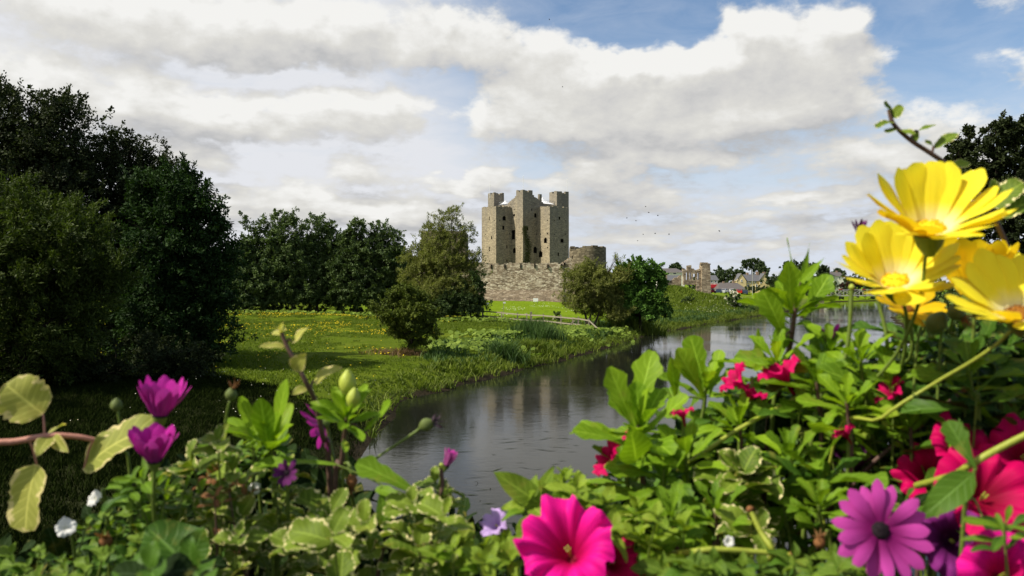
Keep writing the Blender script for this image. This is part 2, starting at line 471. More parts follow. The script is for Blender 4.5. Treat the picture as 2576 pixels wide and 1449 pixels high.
M['reedblade'] = mat_leafage('reed_blades', (0.028, 0.062, 0.018), (0.085, 0.140, 0.035), 0.25)
M['shadegrass'] = mat_leafage('shaded_grass_blades', (0.005, 0.009, 0.002), (0.020, 0.030, 0.006), 0.1, 0.9, 0.01)  # blade colour darkened to hold the left bank's shade; also colours water weed
M['butterbur'] = mat_leafage('broad_weed_leaves', (0.085, 0.135, 0.016), (0.195, 0.265, 0.04), 0.25)
M['buttercup'] = mat_leafage('buttercup_petals', (0.62, 0.44, 0.01), (0.80, 0.60, 0.02), 0.2, tcol=(.7, .5, .02))
M['drygrass'] = mat_leafage('dry_grass', (0.10, 0.06, 0.03), (0.24, 0.16, 0.08), 0.2)
# ground
def mat_ground():
    m, g = new_mat('meadow_ground')
    p = g.pos(); x, y, z = g.sep(p)
    flat = g.xyz(x, y, 0.0)
    n1 = g.noise(flat, 0.09, 5, 0.6); n2 = g.noise(flat, 0.9, 5, 0.65); n3 = g.noise(flat, 7.0, 4, 0.7)
    t = g.m('ADD', g.m('MULTIPLY', n1, 0.45), g.m('ADD', g.m('MULTIPLY', n2, 0.3), g.m('MULTIPLY', n3, 0.3)))
    mead = g.ramp(t, [(0.34, (0.042, 0.070, 0.006)), (0.52, (0.084, 0.122, 0.008)), (0.70, (0.145, 0.175, 0.017))])
    lawn = g.ramp(t, [(0.34, (0.095, 0.150, 0.007)), (0.55, (0.145, 0.220, 0.009)), (0.72, (0.200, 0.280, 0.018))])
    f = g.m('MULTIPLY', g.smooth(y, 104.0, 112.0), g.smooth(x, -40.0, -12.0))
    c = g.mix(f, mead, lawn)
    rough_bank = g.m('MULTIPLY', g.smooth(x, 13.0, 20.0), g.smooth(y, 240.0, 215.0))
    c = g.mix(g.m('MULTIPLY', rough_bank, 0.85), c, g.ramp(t, [(0.34, (0.045, 0.070, 0.014)), (0.55, (0.105, 0.130, 0.028)), (0.72, (0.19, 0.19, 0.055))]))
    bare = g.m('MULTIPLY', g.smooth(g.noise(flat, 0.25, 5, 0.6), 0.60, 0.70), 0.5)
    c = g.mix(bare, c, (0.16, 0.125, 0.045))
    shade = g.smooth(g.m('ADD', g.m('ADD', y, g.m('MULTIPLY', x, 0.84)), g.m('MULTIPLY', g.m('SUBTRACT', n2, 0.5), 4.0)), 30.0, 26.5)  # shade on the near left bank, painted into the ground colour
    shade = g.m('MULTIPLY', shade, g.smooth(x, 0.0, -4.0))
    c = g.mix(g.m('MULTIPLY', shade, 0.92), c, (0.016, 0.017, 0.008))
    mud = g.smooth(z, 0.42, 0.10)
    c = g.mix(mud, c, (0.030, 0.024, 0.014))
    h = g.m('ADD', n2, g.m('MULTIPLY', n3, 0.5))
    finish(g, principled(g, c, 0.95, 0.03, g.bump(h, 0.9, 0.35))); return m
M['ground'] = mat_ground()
def mat_water():
    m, g = new_mat('river_water')
    p = g.pos()
    n1 = g.noise(g.vscale(p, (0.55, 0.9, 1)), 1.0, 4, 0.6, 0.6)
    n2 = g.noise(g.vscale(p, (2.2, 4.2, 1)), 1.0, 4, 0.65, 0.4)
    n3 = g.noise(g.vscale(p, (0.06, 0.05, 1)), 1.0, 3, 0.5, 1.0)
    calm = g.smooth(n3, 0.40, 0.60, 0.12, 1.0)
    h = g.m('MULTIPLY', calm, g.m('ADD', g.m('MULTIPLY', n1, 0.6), g.m('MULTIPLY', n2, 0.38)))
    weed = g.smooth(g.noise(g.vscale(p, (0.35, 0.10, 1)), 1.0, 4, 0.6, 0.8), 0.52, 0.70)
    c = g.mix(weed, (0.011, 0.0115, 0.009), (0.007, 0.009, 0.005))
    n = g.node('ShaderNodeBsdfPrincipled')
    g.put(n.inputs['Base Color'], c); n.inputs['Roughness'].default_value = 0.06; n.inputs['IOR'].default_value = 1.33
    g.put(n.inputs['Specular IOR Level'], 0.20)
    g.put(n.inputs['Normal'], g.bump(h, 0.15, 0.10))
    finish(g, n.outputs[0]); return m
M['water'] = mat_water()
# ------------------------------------------------------------------ terrain and river
LB = np.array([(-5.0, -60), (-5.0, 20), (-6.0, 31), (-6.2, 40), (-3.2, 48), (0.5, 56), (7.7, 73), (16.5, 96), (26, 114), (44, 147), (61, 176), (80, 212), (94, 242), (112, 275), (180, 330), (400, 420)], float)
RB = np.array([(9.0, -60), (12, 20), (17, 34), (30, 60), (50, 100), (68, 141), (93, 190), (118, 236), (150, 275), (230, 318), (420, 390)], float)
def seg_dist(X, Y, L):
    d = np.full(X.shape, 1e9)
    for (x0, y0), (x1, y1) in zip(L[:-1], L[1:]):
        t = np.clip(((X - x0) * (x1 - x0) + (Y - y0) * (y1 - y0)) / ((x1 - x0) ** 2 + (y1 - y0) ** 2), 0, 1)
        d = np.minimum(d, np.hypot(X - x0 - t * (x1 - x0), Y - y0 - t * (y1 - y0)))
    return d
def sst(x, a, b):
    t = np.clip((x - a) / (b - a), 0, 1); return t * t * (3 - 2 * t)
def vnoise(X, Y, s, seed):
    """smooth value noise"""
    r = np.random.default_rng(seed).random((64, 64))
    a = X / s; b = Y / s
    i = np.floor(a).astype(int); j = np.floor(b).astype(int); fx = a - i; fy = b - j
    fx = fx * fx * (3 - 2 * fx); fy = fy * fy * (3 - 2 * fy)
    q = lambda k, l: r[k % 64, l % 64]
    return (q(i, j) * (1 - fx) + q(i + 1, j) * fx) * (1 - fy) + (q(i, j + 1) * (1 - fx) + q(i + 1, j + 1) * fx) * fy - .5
def bank_left(X, Y):
    s = np.where(X < np.interp(Y, LB[:, 1], LB[:, 0]), 1.0, -1.0)
    return s * seg_dist(X, Y, LB)
def bank_right(X, Y):
    s = np.where(X > np.interp(Y, RB[:, 1], RB[:, 0]), 1.0, -1.0)
    return s * seg_dist(X, Y, RB)
def height(X, Y):
    X = np.asarray(X, float); Y = np.asarray(Y, float)
    dl = bank_left(X, Y) + vnoise(X, Y, 3.0, 5) * 1.1; dr = bank_right(X, Y) + vnoise(X, Y, 4.0, 6) * 1.5
    hl = -0.7 + 0.85 * sst(dl, -2.5, 0.25) + 0.55 * sst(dl, 0.0, 1.6) + 0.25 * sst(dl, 1.0, 6.0) + np.minimum(np.maximum(dl, 0), 90) * 0.0125
    hl += sst(Y, 112, 160) * sst(X, -60, -15) * 0.95 * sst(dl, 4, 30)
    hl += 3.3 * np.exp(-((X - 35.0) / 7.0) ** 2 - ((Y - 172.0) / 9.0) ** 2) + 1.3 * np.exp(-((X - 46.0) / 9) ** 2 - ((Y - 165) / 9.0) ** 2)
    hr = -0.7 + 0.9 * sst(dr, -2.5, 0.25) + 1.4 * sst(dr, 0, 4) + 0.9 * sst(dr, 3, 20)
    h = np.where(dl > dr, hl, hr)
    far = sst(Y, 190, 240)
    h = np.where((dl > 0) | (dr > 0), h * (1 - far) + far * np.minimum(h + 1.0, 3.4), h)
    land = sst(np.maximum(dl, dr), 0, 4)
    h = h + land * (vnoise(X, Y, 2.2, 1) * 0.22 + vnoise(X, Y, 0.9, 2) * 0.10 + vnoise(X, Y, 9.0, 3) * 0.35)
    return h + sst(np.hypot(X, Y), 600, 3500) * 3.0
def hz(x, y):
    return float(height(np.array([x]), np.array([y]))[0])
def build_ground():
    xs = np.concatenate([[-4000, -2000, -1000, -600, -400, -280, -200, -150], np.arange(-120, 150, 0.9), [160, 180, 210, 260, 330, 450, 650, 1000, 2000, 4000]])
    ys = np.concatenate([[-400, -100, -40, -20, -8, 0, 6, 12], np.arange(16, 200, 0.8), np.arange(200, 320, 4.0), [330, 350, 380, 420, 480, 600, 800, 1200, 2000, 3500, 6000]])
    X, Y = np.meshgrid(xs, ys)
    V = np.stack([X, Y, height(X, Y)], -1).reshape(-1, 3)
    n, mm = len(xs), len(ys)
    i = (np.arange(mm - 1)[:, None] * n + np.arange(n - 1)[None, :]).ravel()
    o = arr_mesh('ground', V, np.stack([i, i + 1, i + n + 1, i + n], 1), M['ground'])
    tag(o, kind='structure')
build_ground()
mb = MB(); mb.poly([(-60, -60, 0), (420, -60, 0), (420, 420, 0), (-60, 420, 0)])
tag(mb.build('river_water', M['water']), kind='structure')

# ------------------------------------------------------------------ vegetation helpers
def blades(rng, X, Y, hgt, wid, lean=0.35, per=1, spread=0.0):
    """grass blades as bent strips: returns V, Q, A"""
    X = np.repeat(X, per) + rng.normal(size=len(X) * per) * spread; Y = np.repeat(Y, per) + rng.normal(size=len(Y) * per) * spread
    n = len(X); H = np.repeat(hgt, per) * rng.uniform(.5, 1.25, n)
    Z = height(X, Y) - 0.03
    a = rng.uniform(0, 6.283, n); b = rng.uniform(0, 6.283, n)
    sx, sy = np.cos(a) * wid * .5, np.sin(a) * wid * .5
    lx, ly = np.cos(b) * H * lean, np.sin(b) * H * lean
    p = np.stack([X, Y, Z], 1)
    s = np.stack([sx, sy, 0 * sx], 1); l1 = np.stack([lx * .25, ly * .25, H * .6], 1); l2 = np.stack([lx, ly, H], 1)
    V = np.stack([p - s, p + s, p + l1 + s * .8, p + l1 - s * .8, p + l2 + s * .12, p + l2 - s * .12], 1).reshape(-1, 3)
    k = np.arange(n)[:, None] * 6
    Q = np.concatenate([k + np.array([0, 1, 2, 3]), k + np.array([3, 2, 4, 5])], 0)
    r = np.repeat(rng.random(len(X) // per), per) * .6 + rng.random(n) * .4
    A = np.repeat(np.stack([0 * r, 0 * r, r], 1), 6, 0)
    return V, Q, A
def join(parts):
    V, Q, A, o = [], [], [], 0
    for v, q, a in parts:
        V.append(v); Q.append(q + o); A.append(a); o += len(v)
    return np.concatenate(V), np.concatenate(Q), np.concatenate(A)
def scatter(rng, n, box, keep):
    x = rng.uniform(box[0], box[1], n); y = rng.uniform(box[2], box[3], n)
    k = keep(x, y); return x[k], y[k]
def crown(rng, blobs, n, L, W, clump, style='round', shell=.45, per=60, flat=.7, clear=0):
    """leaf cloud: blobs = [(centre, (rx,ry,rz))]; leaves sit along short sprays that fan out of branch ends"""
    wts = np.array([(r[0] * r[1] * r[2]) ** (2 / 3) for _, r in blobs]); wts /= wts.sum()
    Pn, Cn, On, Tn = [], [], [], []
    for (c, r), wt_ in zip(blobs, wts):
        m = max(40, int(n * wt_)); nc = max(9, m // (per * 3)); ns = max(nc, m // per)
        r = np.array(r)
        d = rnd_unit(rng, nc); rad = rng.uniform(shell ** 3, 1.0, nc) ** (1 / 3)
        cc = np.array(c) + d * rad[:, None] * r          # branch ends
        bi = rng.integers(0, nc, ns); out = d[bi]
        if style == 'droop':
            sd = rnd_unit(rng, ns) * .45 + out * .5 + np.array([0, 0, -.75])
        elif style == 'spray':
            sd = rnd_unit(rng, ns) * .75 + out * .55 + np.array([.22, 0, .45])
        else:
            sd = rnd_unit(rng, ns) * .85 + out * .75 + np.array([0, 0, .22])
        sd /= np.linalg.norm(sd, axis=1, keepdims=True)
        sl = clump * rng.uniform(.8, 2.1, ns)
        so_ = cc[bi] + rng.normal(size=(ns, 3)) * clump * .75 * np.array([1, 1, flat]) - sd * sl[:, None] * .4
        idx = rng.integers(0, ns, m); t = rng.random(m)
        Pn.append(so_[idx] + sd[idx] * (sl[idx] * t)[:, None] + rng.normal(size=(m, 3)) * (clump * .24 * (1.15 - t))[:, None])
        On.append(out[idx]); Tn.append(sd[idx]); Cn.append((rng.random(nc)[bi] * .6 + rng.random(ns) * .4)[idx])
    p = np.concatenate(Pn); out = np.concatenate(On); cr = np.concatenate(Cn); sp = np.concatenate(Tn); m = len(p)
    nrm = rnd_unit(rng, m) * .8 + out * .35 + np.array([0, 0, .8])
    t = rnd_unit(rng, m)
    if style == 'droop': t = t * .35 + sp * .5 + np.array([0, 0, -.8])
    else: t = t * .8 + sp * .8
    t /= np.linalg.norm(t, axis=1, keepdims=True)
    s = np.cross(nrm, t); s /= (np.linalg.norm(s, axis=1, keepdims=True) + 1e-9)
    nn = np.cross(t, s)
    ln = (L * rng.uniform(.6, 1.3, m))[:, None]; wd = (W * rng.uniform(.7, 1.2, m))[:, None]
    V = np.stack([p, p + t * ln * .5 + s * wd * .5 + nn * wd * .12, p + t * ln, p + t * ln * .5 - s * wd * .5 + nn * wd * .12], 1).reshape(-1, 3)
    Q = np.arange(m)[:, None] * 4 + np.array([0, 1, 2, 3])
    r = cr * .6 + rng.random(m) * .4
    return V, Q, np.repeat(np.stack([0 * r, 0 * r, r], 1), 4, 0)
def px_blob(u, v, ru, rv, Y, dy=0.0, depth=1.0):
    c = P(u, v, Y); k = Y / F
    return ((c.x, c.y + dy, c.z), (ru * k, ru * k * depth, rv * k))
def tree(name, label, group, Y, foot, blobs, n, L, W, clump, mat, bark='bark', style='round', trunk_r=0.2, seed=1, shell=.45, per=60, stems=1, twigs=0, cat='tree', flat=.7, blossom=0):
    rng = np.random.default_rng(seed)
    b = P(foot, 700, Y); x0, y0 = b.x, Y; z0 = hz(x0, y0)
    root = empty(name, label, cat, (x0, y0, z0), group)
    bl = [px_blob(q[0], q[1], q[2], q[3], Y, *(q[4:] if len(q) > 4 else (rng.uniform(-.25, .25) * q[2] * Y / F,))) for q in blobs]
    V, Q, A = crown(rng, bl, n, L, W, clump, style, shell, per, flat)
    mk = V[:, 2].reshape(-1, 4).min(1) > z0 - .1
    V = V.reshape(-1, 4, 3)[mk].reshape(-1, 3); A = A.reshape(-1, 4, 3)[mk].reshape(-1, 3); Q = np.arange(len(V)).reshape(-1, 4)
    arr_mesh('crown', V, Q, M[mat], root, A)
    t = MB()
    top = np.mean([c for c, r in bl], axis=0)
    for s_ in range(stems):
        ox = (s_ - (stems - 1) / 2) * trunk_r * 3.2
        base = Vector((x0 + ox * .5, y0 + rng.uniform(-.2, .2), z0 - .15))
        fork = Vector((x0 + ox * 2 + (top[0] - x0) * .35, y0 + (top[1] - y0) * .3, z0 + (top[2] - z0) * .45))
        path = smooth_path([base, base.lerp(fork, .5) + Vector(rng.normal(size=3) * trunk_r * .5), fork], 4)
        t.tube(path, [trunk_r * (1.35 if i == 0 else 1 - .5 * i / len(path)) for i in range(len(path))], 8)
        for i, (c, r) in enumerate(bl):
            if i % stems != s_: continue
            c = Vector(c)
            mid = fork.lerp(c, .5) + Vector(rng.normal(size=3)) * .25 * r[0]
            t.tube(smooth_path([fork, mid, c + Vector((0, 0, r[2] * .5))], 4), list(np.linspace(trunk_r * .5, trunk_r * .1, 9)), 5)
            for k in range(twigs):
                d = Vector(rnd_unit(rng, 1)[0]); d.z = abs(d.z) * .9
                e = c + Vector((d.x * r[0], d.y * r[1], d.z * r[2])) * rng.uniform(.8, 1.15)
                s0 = mid.lerp(c, rng.uniform(.2, 1))
                t.tube([s0, s0.lerp(e, .5) + Vector((0, 0, .06 * r[2])), e], [trunk_r * .16, trunk_r * .09, trunk_r * .03], 4, False)
    t.build('trunk', M[bark], root, True)
    if blossom:
        V, Q, A = crown(rng, [(c, tuple(k * 1.05 for k in r)) for c, r in bl], blossom, L * .9, W * 1.6, clump * .45, 'round', .93, 9, .4)
        arr_mesh('blossom', V, Q, M['blossom'], root, A)
    return root

# ------------------------------------------------------------------ castle keep
def Zk(y, Y=200.0):            # height from a row of the close study of the keep
    return CAM_Z + (1028.0 - y) * 0.27785 / F * Y
KO = P(1315.4, HOR, 196.0); KO.z = 0
EA = Vector((.8, .6, 0)); EB = Vector((-.6, .8, 0)); UP = Vector((0, 0, 1))
def K(a, b, z): return Vector((KO.x, KO.y, 0)) + EA * a + EB * b + UP * z
KS, KP, K0, K1 = 14.9, 4.9, 4.5, 10.7
keep = empty('castle_keep', 'tall square stone castle keep with corner turrets rising behind the curtain wall', 'castle', K(KS / 2, KS / 2, 2.6))
KPX = 0.27785 / F * 200
def zoomx(x, face, val):
    """column of the keep study -> coordinate along the face"""
    X = (x - 630.0) * KPX
    return (X + val * .6) / .8 if face == 'a' else (val * .8 - X) / .6
def jag(rng, t0, t1, z, amp, step=.7):
    n = max(2, int((t1 - t0) / step)); return [(t0 + (t1 - t0) * i / n, z + rng.uniform(-amp, amp * .3)) for i in range(n + 1)]
def holed_face(mbuild, pt, t0, t1, z0, z1, holes):
    """rectangular wall face pt(t,z) with openings (t,z,w,h)"""
    ts = sorted({t0, t1, *[max(t0, h[0] - h[2] / 2) for h in holes], *[min(t1, h[0] + h[2] / 2) for h in holes], *np.arange(t0, t1, 2.0)[1:]})
    zs = sorted({z0, z1, *[h[1] - h[3] / 2 for h in holes], *[h[1] + h[3] / 2 for h in holes], *np.arange(z0, z1, 3.0)[1:]})
    for i in range(len(ts) - 1):
        for j in range(len(zs) - 1):
            tm, zm = (ts[i] + ts[i + 1]) / 2, (zs[j] + zs[j + 1]) / 2
            if any(abs(tm - h[0]) < h[2] / 2 and abs(zm - h[1]) < h[3] / 2 for h in holes): continue
            mbuild.poly([pt(ts[i], zs[j]), pt(ts[i + 1], zs[j]), pt(ts[i + 1], zs[j + 1]), pt(ts[i], zs[j + 1])])
def recess(pt_in, h, depth, name, parent, arch=False):
    """window niche: reveals, back wall and (where arched) a pointed head fill"""
    t, z, w_, hh = h[:4]; m = MB()
    c = [(t - w_ / 2, z - hh / 2), (t + w_ / 2, z - hh / 2), (t + w_ / 2, z + hh / 2), (t - w_ / 2, z + hh / 2)]
    for i in range(4):
        a, b = c[i], c[(i + 1) % 4]
        m.poly([pt_in(*a, 0), pt_in(*b, 0), pt_in(*b, depth), pt_in(*a, depth)])
    m.poly([pt_in(*q, depth) for q in c])
    o = m.build(name, M['recess'], parent)
    if arch:
        s_ = MB()
        for k in (-1, 1):
            s_.poly([pt_in(t + k * w_ / 2, z + hh / 2, .02), pt_in(t, z + hh / 2, .02), pt_in(t + k * w_ * .30, z + hh * .38, .02), pt_in(t + k * w_ / 2, z + hh * .22, .02)])
        s_.build('window_arch', M['keep'], o)
    return o
KW = {   # windows by face, in columns and rows of the study: x, y, w, h, arched
 'left_a': [(330, 432, 6, 36, 0), (350, 607, 9, 28, 0), (331, 700, 7, 24, 0), (331, 722, 8, 14, 0), (375, 452, 6, 8, 0), (290, 577, 6, 7, 0), (375, 568, 5, 7, 0), (331, 820, 5, 16, 0)],
 'left_b': [(463, 430, 28, 42, 1), (455, 516, 17, 36, 0), (487, 688, 9, 26, 0), (487, 816, 9, 20, 0), (425, 450, 6, 9, 0), (512, 570, 6, 9, 0), (435, 345, 6, 8, 0)],
 'core_b': [(553, 403, 14, 20, 0), (546, 580, 28, 84, 0), (555, 722, 24, 46, 1), (571, 626, 6, 9, 0), (612, 700, 6, 8, 0), (553, 352, 6, 8, 0)],
 'core_a': [(672, 525, 14, 26, 0), (743, 404, 20, 40, 1), (741, 716, 30, 60, 1), (710, 352, 7, 20, 0), (752, 575, 6, 12, 0)],
 'right_b': [(830, 630, 24, 50, 1), (790, 755, 30, 54, 1), (848, 570, 8, 16, 0), (848, 695, 8, 12, 0), (790, 577, 7, 9, 0), (848, 450, 7, 9, 0), (790, 697, 6, 9, 0), (860, 398, 6, 7, 0)],
 'right_a': [(956, 430, 13, 26, 0), (980, 633, 28, 36, 1), (945, 756, 12, 28, 0), (908, 452, 6, 8, 0), (1015, 452, 6, 9, 0), (908, 578, 6, 8, 0), (1010, 695, 6, 9, 0), (1012, 575, 6, 8, 0)],
}
def keep_mass(name, a0, a1, b0, b1, ztop, faces, seed, crenel=0.0, zbot=2.4, jagamp=.25):
    """a block of the keep: faces {'a': key on b=b0 side, 'b': key on a=a0 side}"""
    rng = np.random.default_rng(seed); m = MB(); niches = []
    for f in 'ab':
        key = faces.get(f)
        hs = []
        if f == 'a':
            pt = lambda t, z: K(t, b0, z); pin = lambda t, z, d: K(t, b0 + d, z); t0, t1, val, kk = a0, a1, b0, .8
        else:
            pt = lambda t, z: K(a0, t, z); pin = lambda t, z, d: K(a0 + d, t, z); t0, t1, val, kk = b0, b1, a0, .6
        for (x, y, w_, h_, ar) in KW.get(key, []):
            Yd = (K(zoomx(x, f, val), val, 0) if f == 'a' else K(val, zoomx(x, f, val), 0)).y
            t = zoomx(x, f, val); ww = min(w_ * KPX / kk, 2.2)
            t = min(max(t, t0 + ww / 2 + .1), t1 - ww / 2 - .1)
            hs.append((t, Zk(y, Yd), ww, h_ * KPX, ar))
        holed_face(m, pt, t0, t1, zbot, ztop, hs)
        niches += [(pin, h) for h in hs]
    m.poly([K(a1, b0, zbot), K(a1, b1, zbot), K(a1, b1, ztop), K(a1, b0, ztop)])
    m.poly([K(a1, b1, zbot), K(a0, b1, zbot), K(a0, b1, ztop), K(a1, b1, ztop)])
    m.poly([K(a0, b0, ztop - .05), K(a1, b0, ztop - .05), K(a1, b1, ztop - .05), K(a0, b1, ztop - .05)])
    # parapet of uneven stones
    th = .55
    for f in range(4):
        s0, s1 = ((a0, a1) if f % 2 == 0 else (b0 + th, b1 - th))
        n = max(3, int((s1 - s0) / .55)); st = (s1 - s0) / n
        for i in range(n):
            u = (i + .5) / n; hh = .25 + rng.uniform(0, jagamp)
            if crenel:
                hh = crenel * (1.0 if (u < .36 or u > .66) else .38) + rng.uniform(-.12, .12)
            t = s0 + st * (i + .5)
            if f % 2 == 0: c = K(t, b0 + th / 2 if f == 0 else b1 - th / 2, ztop + hh / 2 - .03); dims = (st - .004, th, hh)
            else: c = K(a0 + th / 2 if f == 1 else a1 - th / 2, t, ztop + hh / 2 - .03); dims = (th, st - .004, hh)
            m.box(c, *dims, EA, EB, UP)
    o = m.build(name, M['keep'], keep)
    for pin, h in niches:
        recess(pin, h, .7, 'window', o, bool(h[4]))
    return o
keep_mass('keep_core', 0, KS, 0, KS, 25.7, {'a': 'core_a', 'b': 'core_b'}, 1)
keep_mass('side_tower', -KP, -.003, K0, K1, Zk(330, 196), {'a': 'left_b', 'b': 'left_a'} if False else {'a': 'left_b', 'b': 'left_a'}, 2, 0, 2.4, .35)
keep_mass('side_tower', K0, K1, -KP, -.003, Zk(338, 196), {'a': 'right_a', 'b': 'right_b'}, 3, 0, 2.4, .35)
TT = 25.75
keep_mass('corner_turret', .0 - .003, 3.05, 0 - .003, 2.75, Zk(198, 196), {}, 4, .75, TT)
keep_mass('corner_turret', 0 - .003, 3.2, KS - 2.7, KS + .003, Zk(232, 208), {}, 5, .75, TT)
keep_mass('corner_turret', KS - 4.0, KS + .003, 0 - .003, 3.0, Zk(228, 208), {}, 6, .65, TT)
keep_mass('corner_turret', KS - 3.2, KS - .2, KS - 3.2, KS - .2, 28.3, {}, 7, .6, TT)
m = MB(); m2 = MB(); rng = np.random.default_rng(9)
for i in range(7):        # broken parapet stepping down beside the near turret
    hh = 1.9 - i * .24 + rng.uniform(-.15, .15)
    m.box(K(.3, 3.0 + i * .5, TT + .2 + hh / 2), .6, .498, hh, EA, EB, UP)
    m2.box(K(3.3 + i * .48, .3, TT + .2 + hh / 2 * 1.1), .478, .6, hh * 1.1, EA, EB, UP)
m3 = MB(); m3.box(K(5.6, .31, TT + 1.5), .8, .6, 2.6, EA, EB, UP); m3.build('parapet_merlon', M['keep'], keep)
m.build('broken_parapet', M['keep'], keep); m2.build('broken_parapet', M['keep'], keep)
m = MB()
for t in np.arange(3.6, 11.2, .55): m.bar(K(.9, t, TT + .2), K(.9, t, TT + 1.35), .05)
for t in np.arange(3.6, 11.2, .55): m.bar(K(t, .9, TT + .2), K(t, .9, TT + 1.35), .05)
for z in (.75, 1.35):
    m.bar(K(.9, 3.3, TT + z), K(.9, 11.4, TT + z), .06); m.bar(K(3.3, .9, TT + z), K(11.4, .9, TT + z), .06)
m.build('roof_railing', M['rail'], keep)
def canopy_tent(label, a, b, z, w_, h_):
    root = empty('roof_canopy', label, 'canopy', K(a, b, z - 1.2), 'white canopies on the keep roof')
    m = MB(); rows = []
    for i in range(7):
        t = i / 6; k = (1 - t) ** 1.7
        rows.append([K(a + sx * w_ / 2 * k, b + sy * w_ / 2 * k, z + h_ * t) for sx, sy in ((-1, -1), (0, -.9), (1, -1), (.9, 0), (1, 1), (0, .9), (-1, 1), (-.9, 0))])
    m.grid(rows, True); m.build('canvas_top', M['canvas'], root, True)
    for sx in (-1, 1):
        for sy in (-1, 1):
            q = MB(); q.bar(K(a + sx * w_ * .47, b + sy * w_ * .47, TT - .2), K(a + sx * w_ * .47, b + sy * w_ * .47, z + .02), .08)
            q.build('pole', M['rail'], root)
canopy_tent('wide white pointed canopy on the keep roof beside the right corner turret', 8.0, 2.2, 26.3, 4.2, 1.9)
canopy_tent('small white canopy on the keep roof in front of the left corner turret', 2.0, 10.0, 26.6, 2.0, 1.1)
for lab, x, y0, y1, Yp in (('thin white flagpole on the left corner turret of the keep', 333, 215, 100, 207), ('tallest white flagpole on the middle turret of the keep', 633, 182, 52, 198), ('thin white flagpole on the right corner turret of the keep', 1031, 214, 84, 206)):
    q = P(1140.4 + .27785 * x, 429.3 + .27785 * y0, Yp); q2 = P(1140.4 + .27785 * x, 429.3 + .27785 * y1, Yp)
    root = empty('flagpole', lab, 'flagpole', q - Vector((0, 0, 1)), 'flagpoles on the keep')
    m = MB(); m.tube([q - Vector((0, 0, 1.0)), q2], [.07, .045], 6); m.build('pole', M['white'], root)
    m = MB(); m.tube([q2, q2 + Vector((0, 0, .08)), q2 + Vector((0, 0, .16))], [.05, .1, .03], 8); m.build('finial', M['white'], root)
# ivy on the keep
rng = np.random.default_rng(12); n = 2600
zz = rng.uniform(5.5, 20.5, n); wv = 1.0 + .5 * np.sin(zz * 1.1); aa = .55 + 1.55 * rng.random(n) * np.clip((21 - zz) / 6, .25, 1) + .25 * np.sin(zz * .9) + rng.normal(size=n) * .38
pp = np.array([K(a, -.06 - .22 * rng.random(), z) for a, z in zip(aa, zz)])
t = rnd_unit(rng, n) * .6 + np.array([0, 0, -.7]); s = np.cross(rnd_unit(rng, n) + np.array([.6, -.8, .4]) * 1.5, t); s /= np.linalg.norm(s, axis=1, keepdims=True)
ln = rng.uniform(.14, .30, n)[:, None]
V = np.stack([pp, pp + t * ln * .5 + s * ln * .4, pp + t * ln, pp + t * ln * .5 - s * ln * .4], 1).reshape(-1, 3)
r = rng.random(n)
o = arr_mesh('ivy', V, np.arange(n * 4).reshape(-1, 4), M['ivy'], None, np.repeat(np.stack([r * 0, r * 0, r], 1), 4, 0))
tag(o, 'green ivy climbing the shaded middle wall of the keep', 'ivy', kind='thing')

# ------------------------------------------------------------------ curtain wall and round tower
def curtain():
    rng = np.random.default_rng(21)
    pts = [P(u, HOR, Y) for u, Y in ((1010, 170), (1130, 168.5), (1215, 167), (1320, 165.5), (1418, 164.5))]
    for p in pts: p.z = 0.0
    root = empty('curtain_wall', 'long rubble stone curtain wall standing on the lawn below the keep', 'wall', (pts[2].x, pts[2].y, 2.6))
    wall, base, cope = MB(), MB(), MB()
    top0 = CAM_Z + (HOR - 661) / F * 166
    sl0, sl1 = CAM_Z + (HOR - 731) / F * 166, 2.2
    tp = 0.0
    for a, b in zip(pts[:-1], pts[1:]):
        d = (b - a); L = d.length; d.normalize(); nrm = Vector((d.y, -d.x, 0)); n = int(L / 1.05)
        for i in range(n):
            p = a + d * L * i / n; q = a + d * L * (i + 1) / n
            tp = tp * .6 + rng.uniform(-.10, .10)
            if rng.random() < .05: tp -= .25
            zt = top0 + tp
            f = Vector((0, 0, 1))
            wall.box((p + q) / 2 + Vector((0, 0, (sl0 + zt) / 2)) - nrm * .8, (q - p).length, 1.6 - rng.uniform(0, .02), zt - sl0, d, -nrm, f)
            for k in range(2):
                if rng.random() < .6:
                    c = p.lerp(q, .25 + .5 * k); hh = rng.uniform(.04, .12)
                    cope.box(c + Vector((0, 0, zt + hh / 2 - .02)) - nrm * rng.uniform(.3, .6), rng.uniform(.3, .5), rng.uniform(.5, .9), hh, d, -nrm, f)
        o_ = nrm * 1.15
        base.poly([a + o_ + Vector((0, 0, sl1)), b + o_ + Vector((0, 0, sl1)), b + nrm * .06 + Vector((0, 0, sl0 + .1)), a + nrm * .06 + Vector((0, 0, sl0 + .1))])
        base.poly([a + nrm * .06 + Vector((0, 0, sl0 + .1)), b + nrm * .06 + Vector((0, 0, sl0 + .1)), b - nrm * .1 + Vector((0, 0, sl0 + .1)), a - nrm * .1 + Vector((0, 0, sl0 + .1))])
    wall.build('wall_face', M['curtain'], root)
    base.build('sloping_plinth', M['batter'], root)
    cope.build('coping_stones', M['curtain'], root)
    for u, dz in ((1270, .55), (1345, .45), (1378, .6), (1413, .5), (1236, .6), (1310, .5)):    # wall-walk loops
        q = P(u, HOR, 165.6 + (1320 - u) * .014); s_ = MB()
        s_.box((q.x, q.y - .02, top0 - dz - .2), .26, .5, .85)
        s_.build('loophole', M['recess'], root)
    for u in (1307, 1245.5):
        q = P(u, HOR, 165.7 + (1320 - u) * .014); s_ = MB(); s_.box((q.x, q.y - .01, top0 - 3.2 if u > 1300 else top0 - 2.6), .16, .2, 2.4 if u > 1300 else 1.4); s_.build('arrow_slit', M['recess'], root)
curtain()
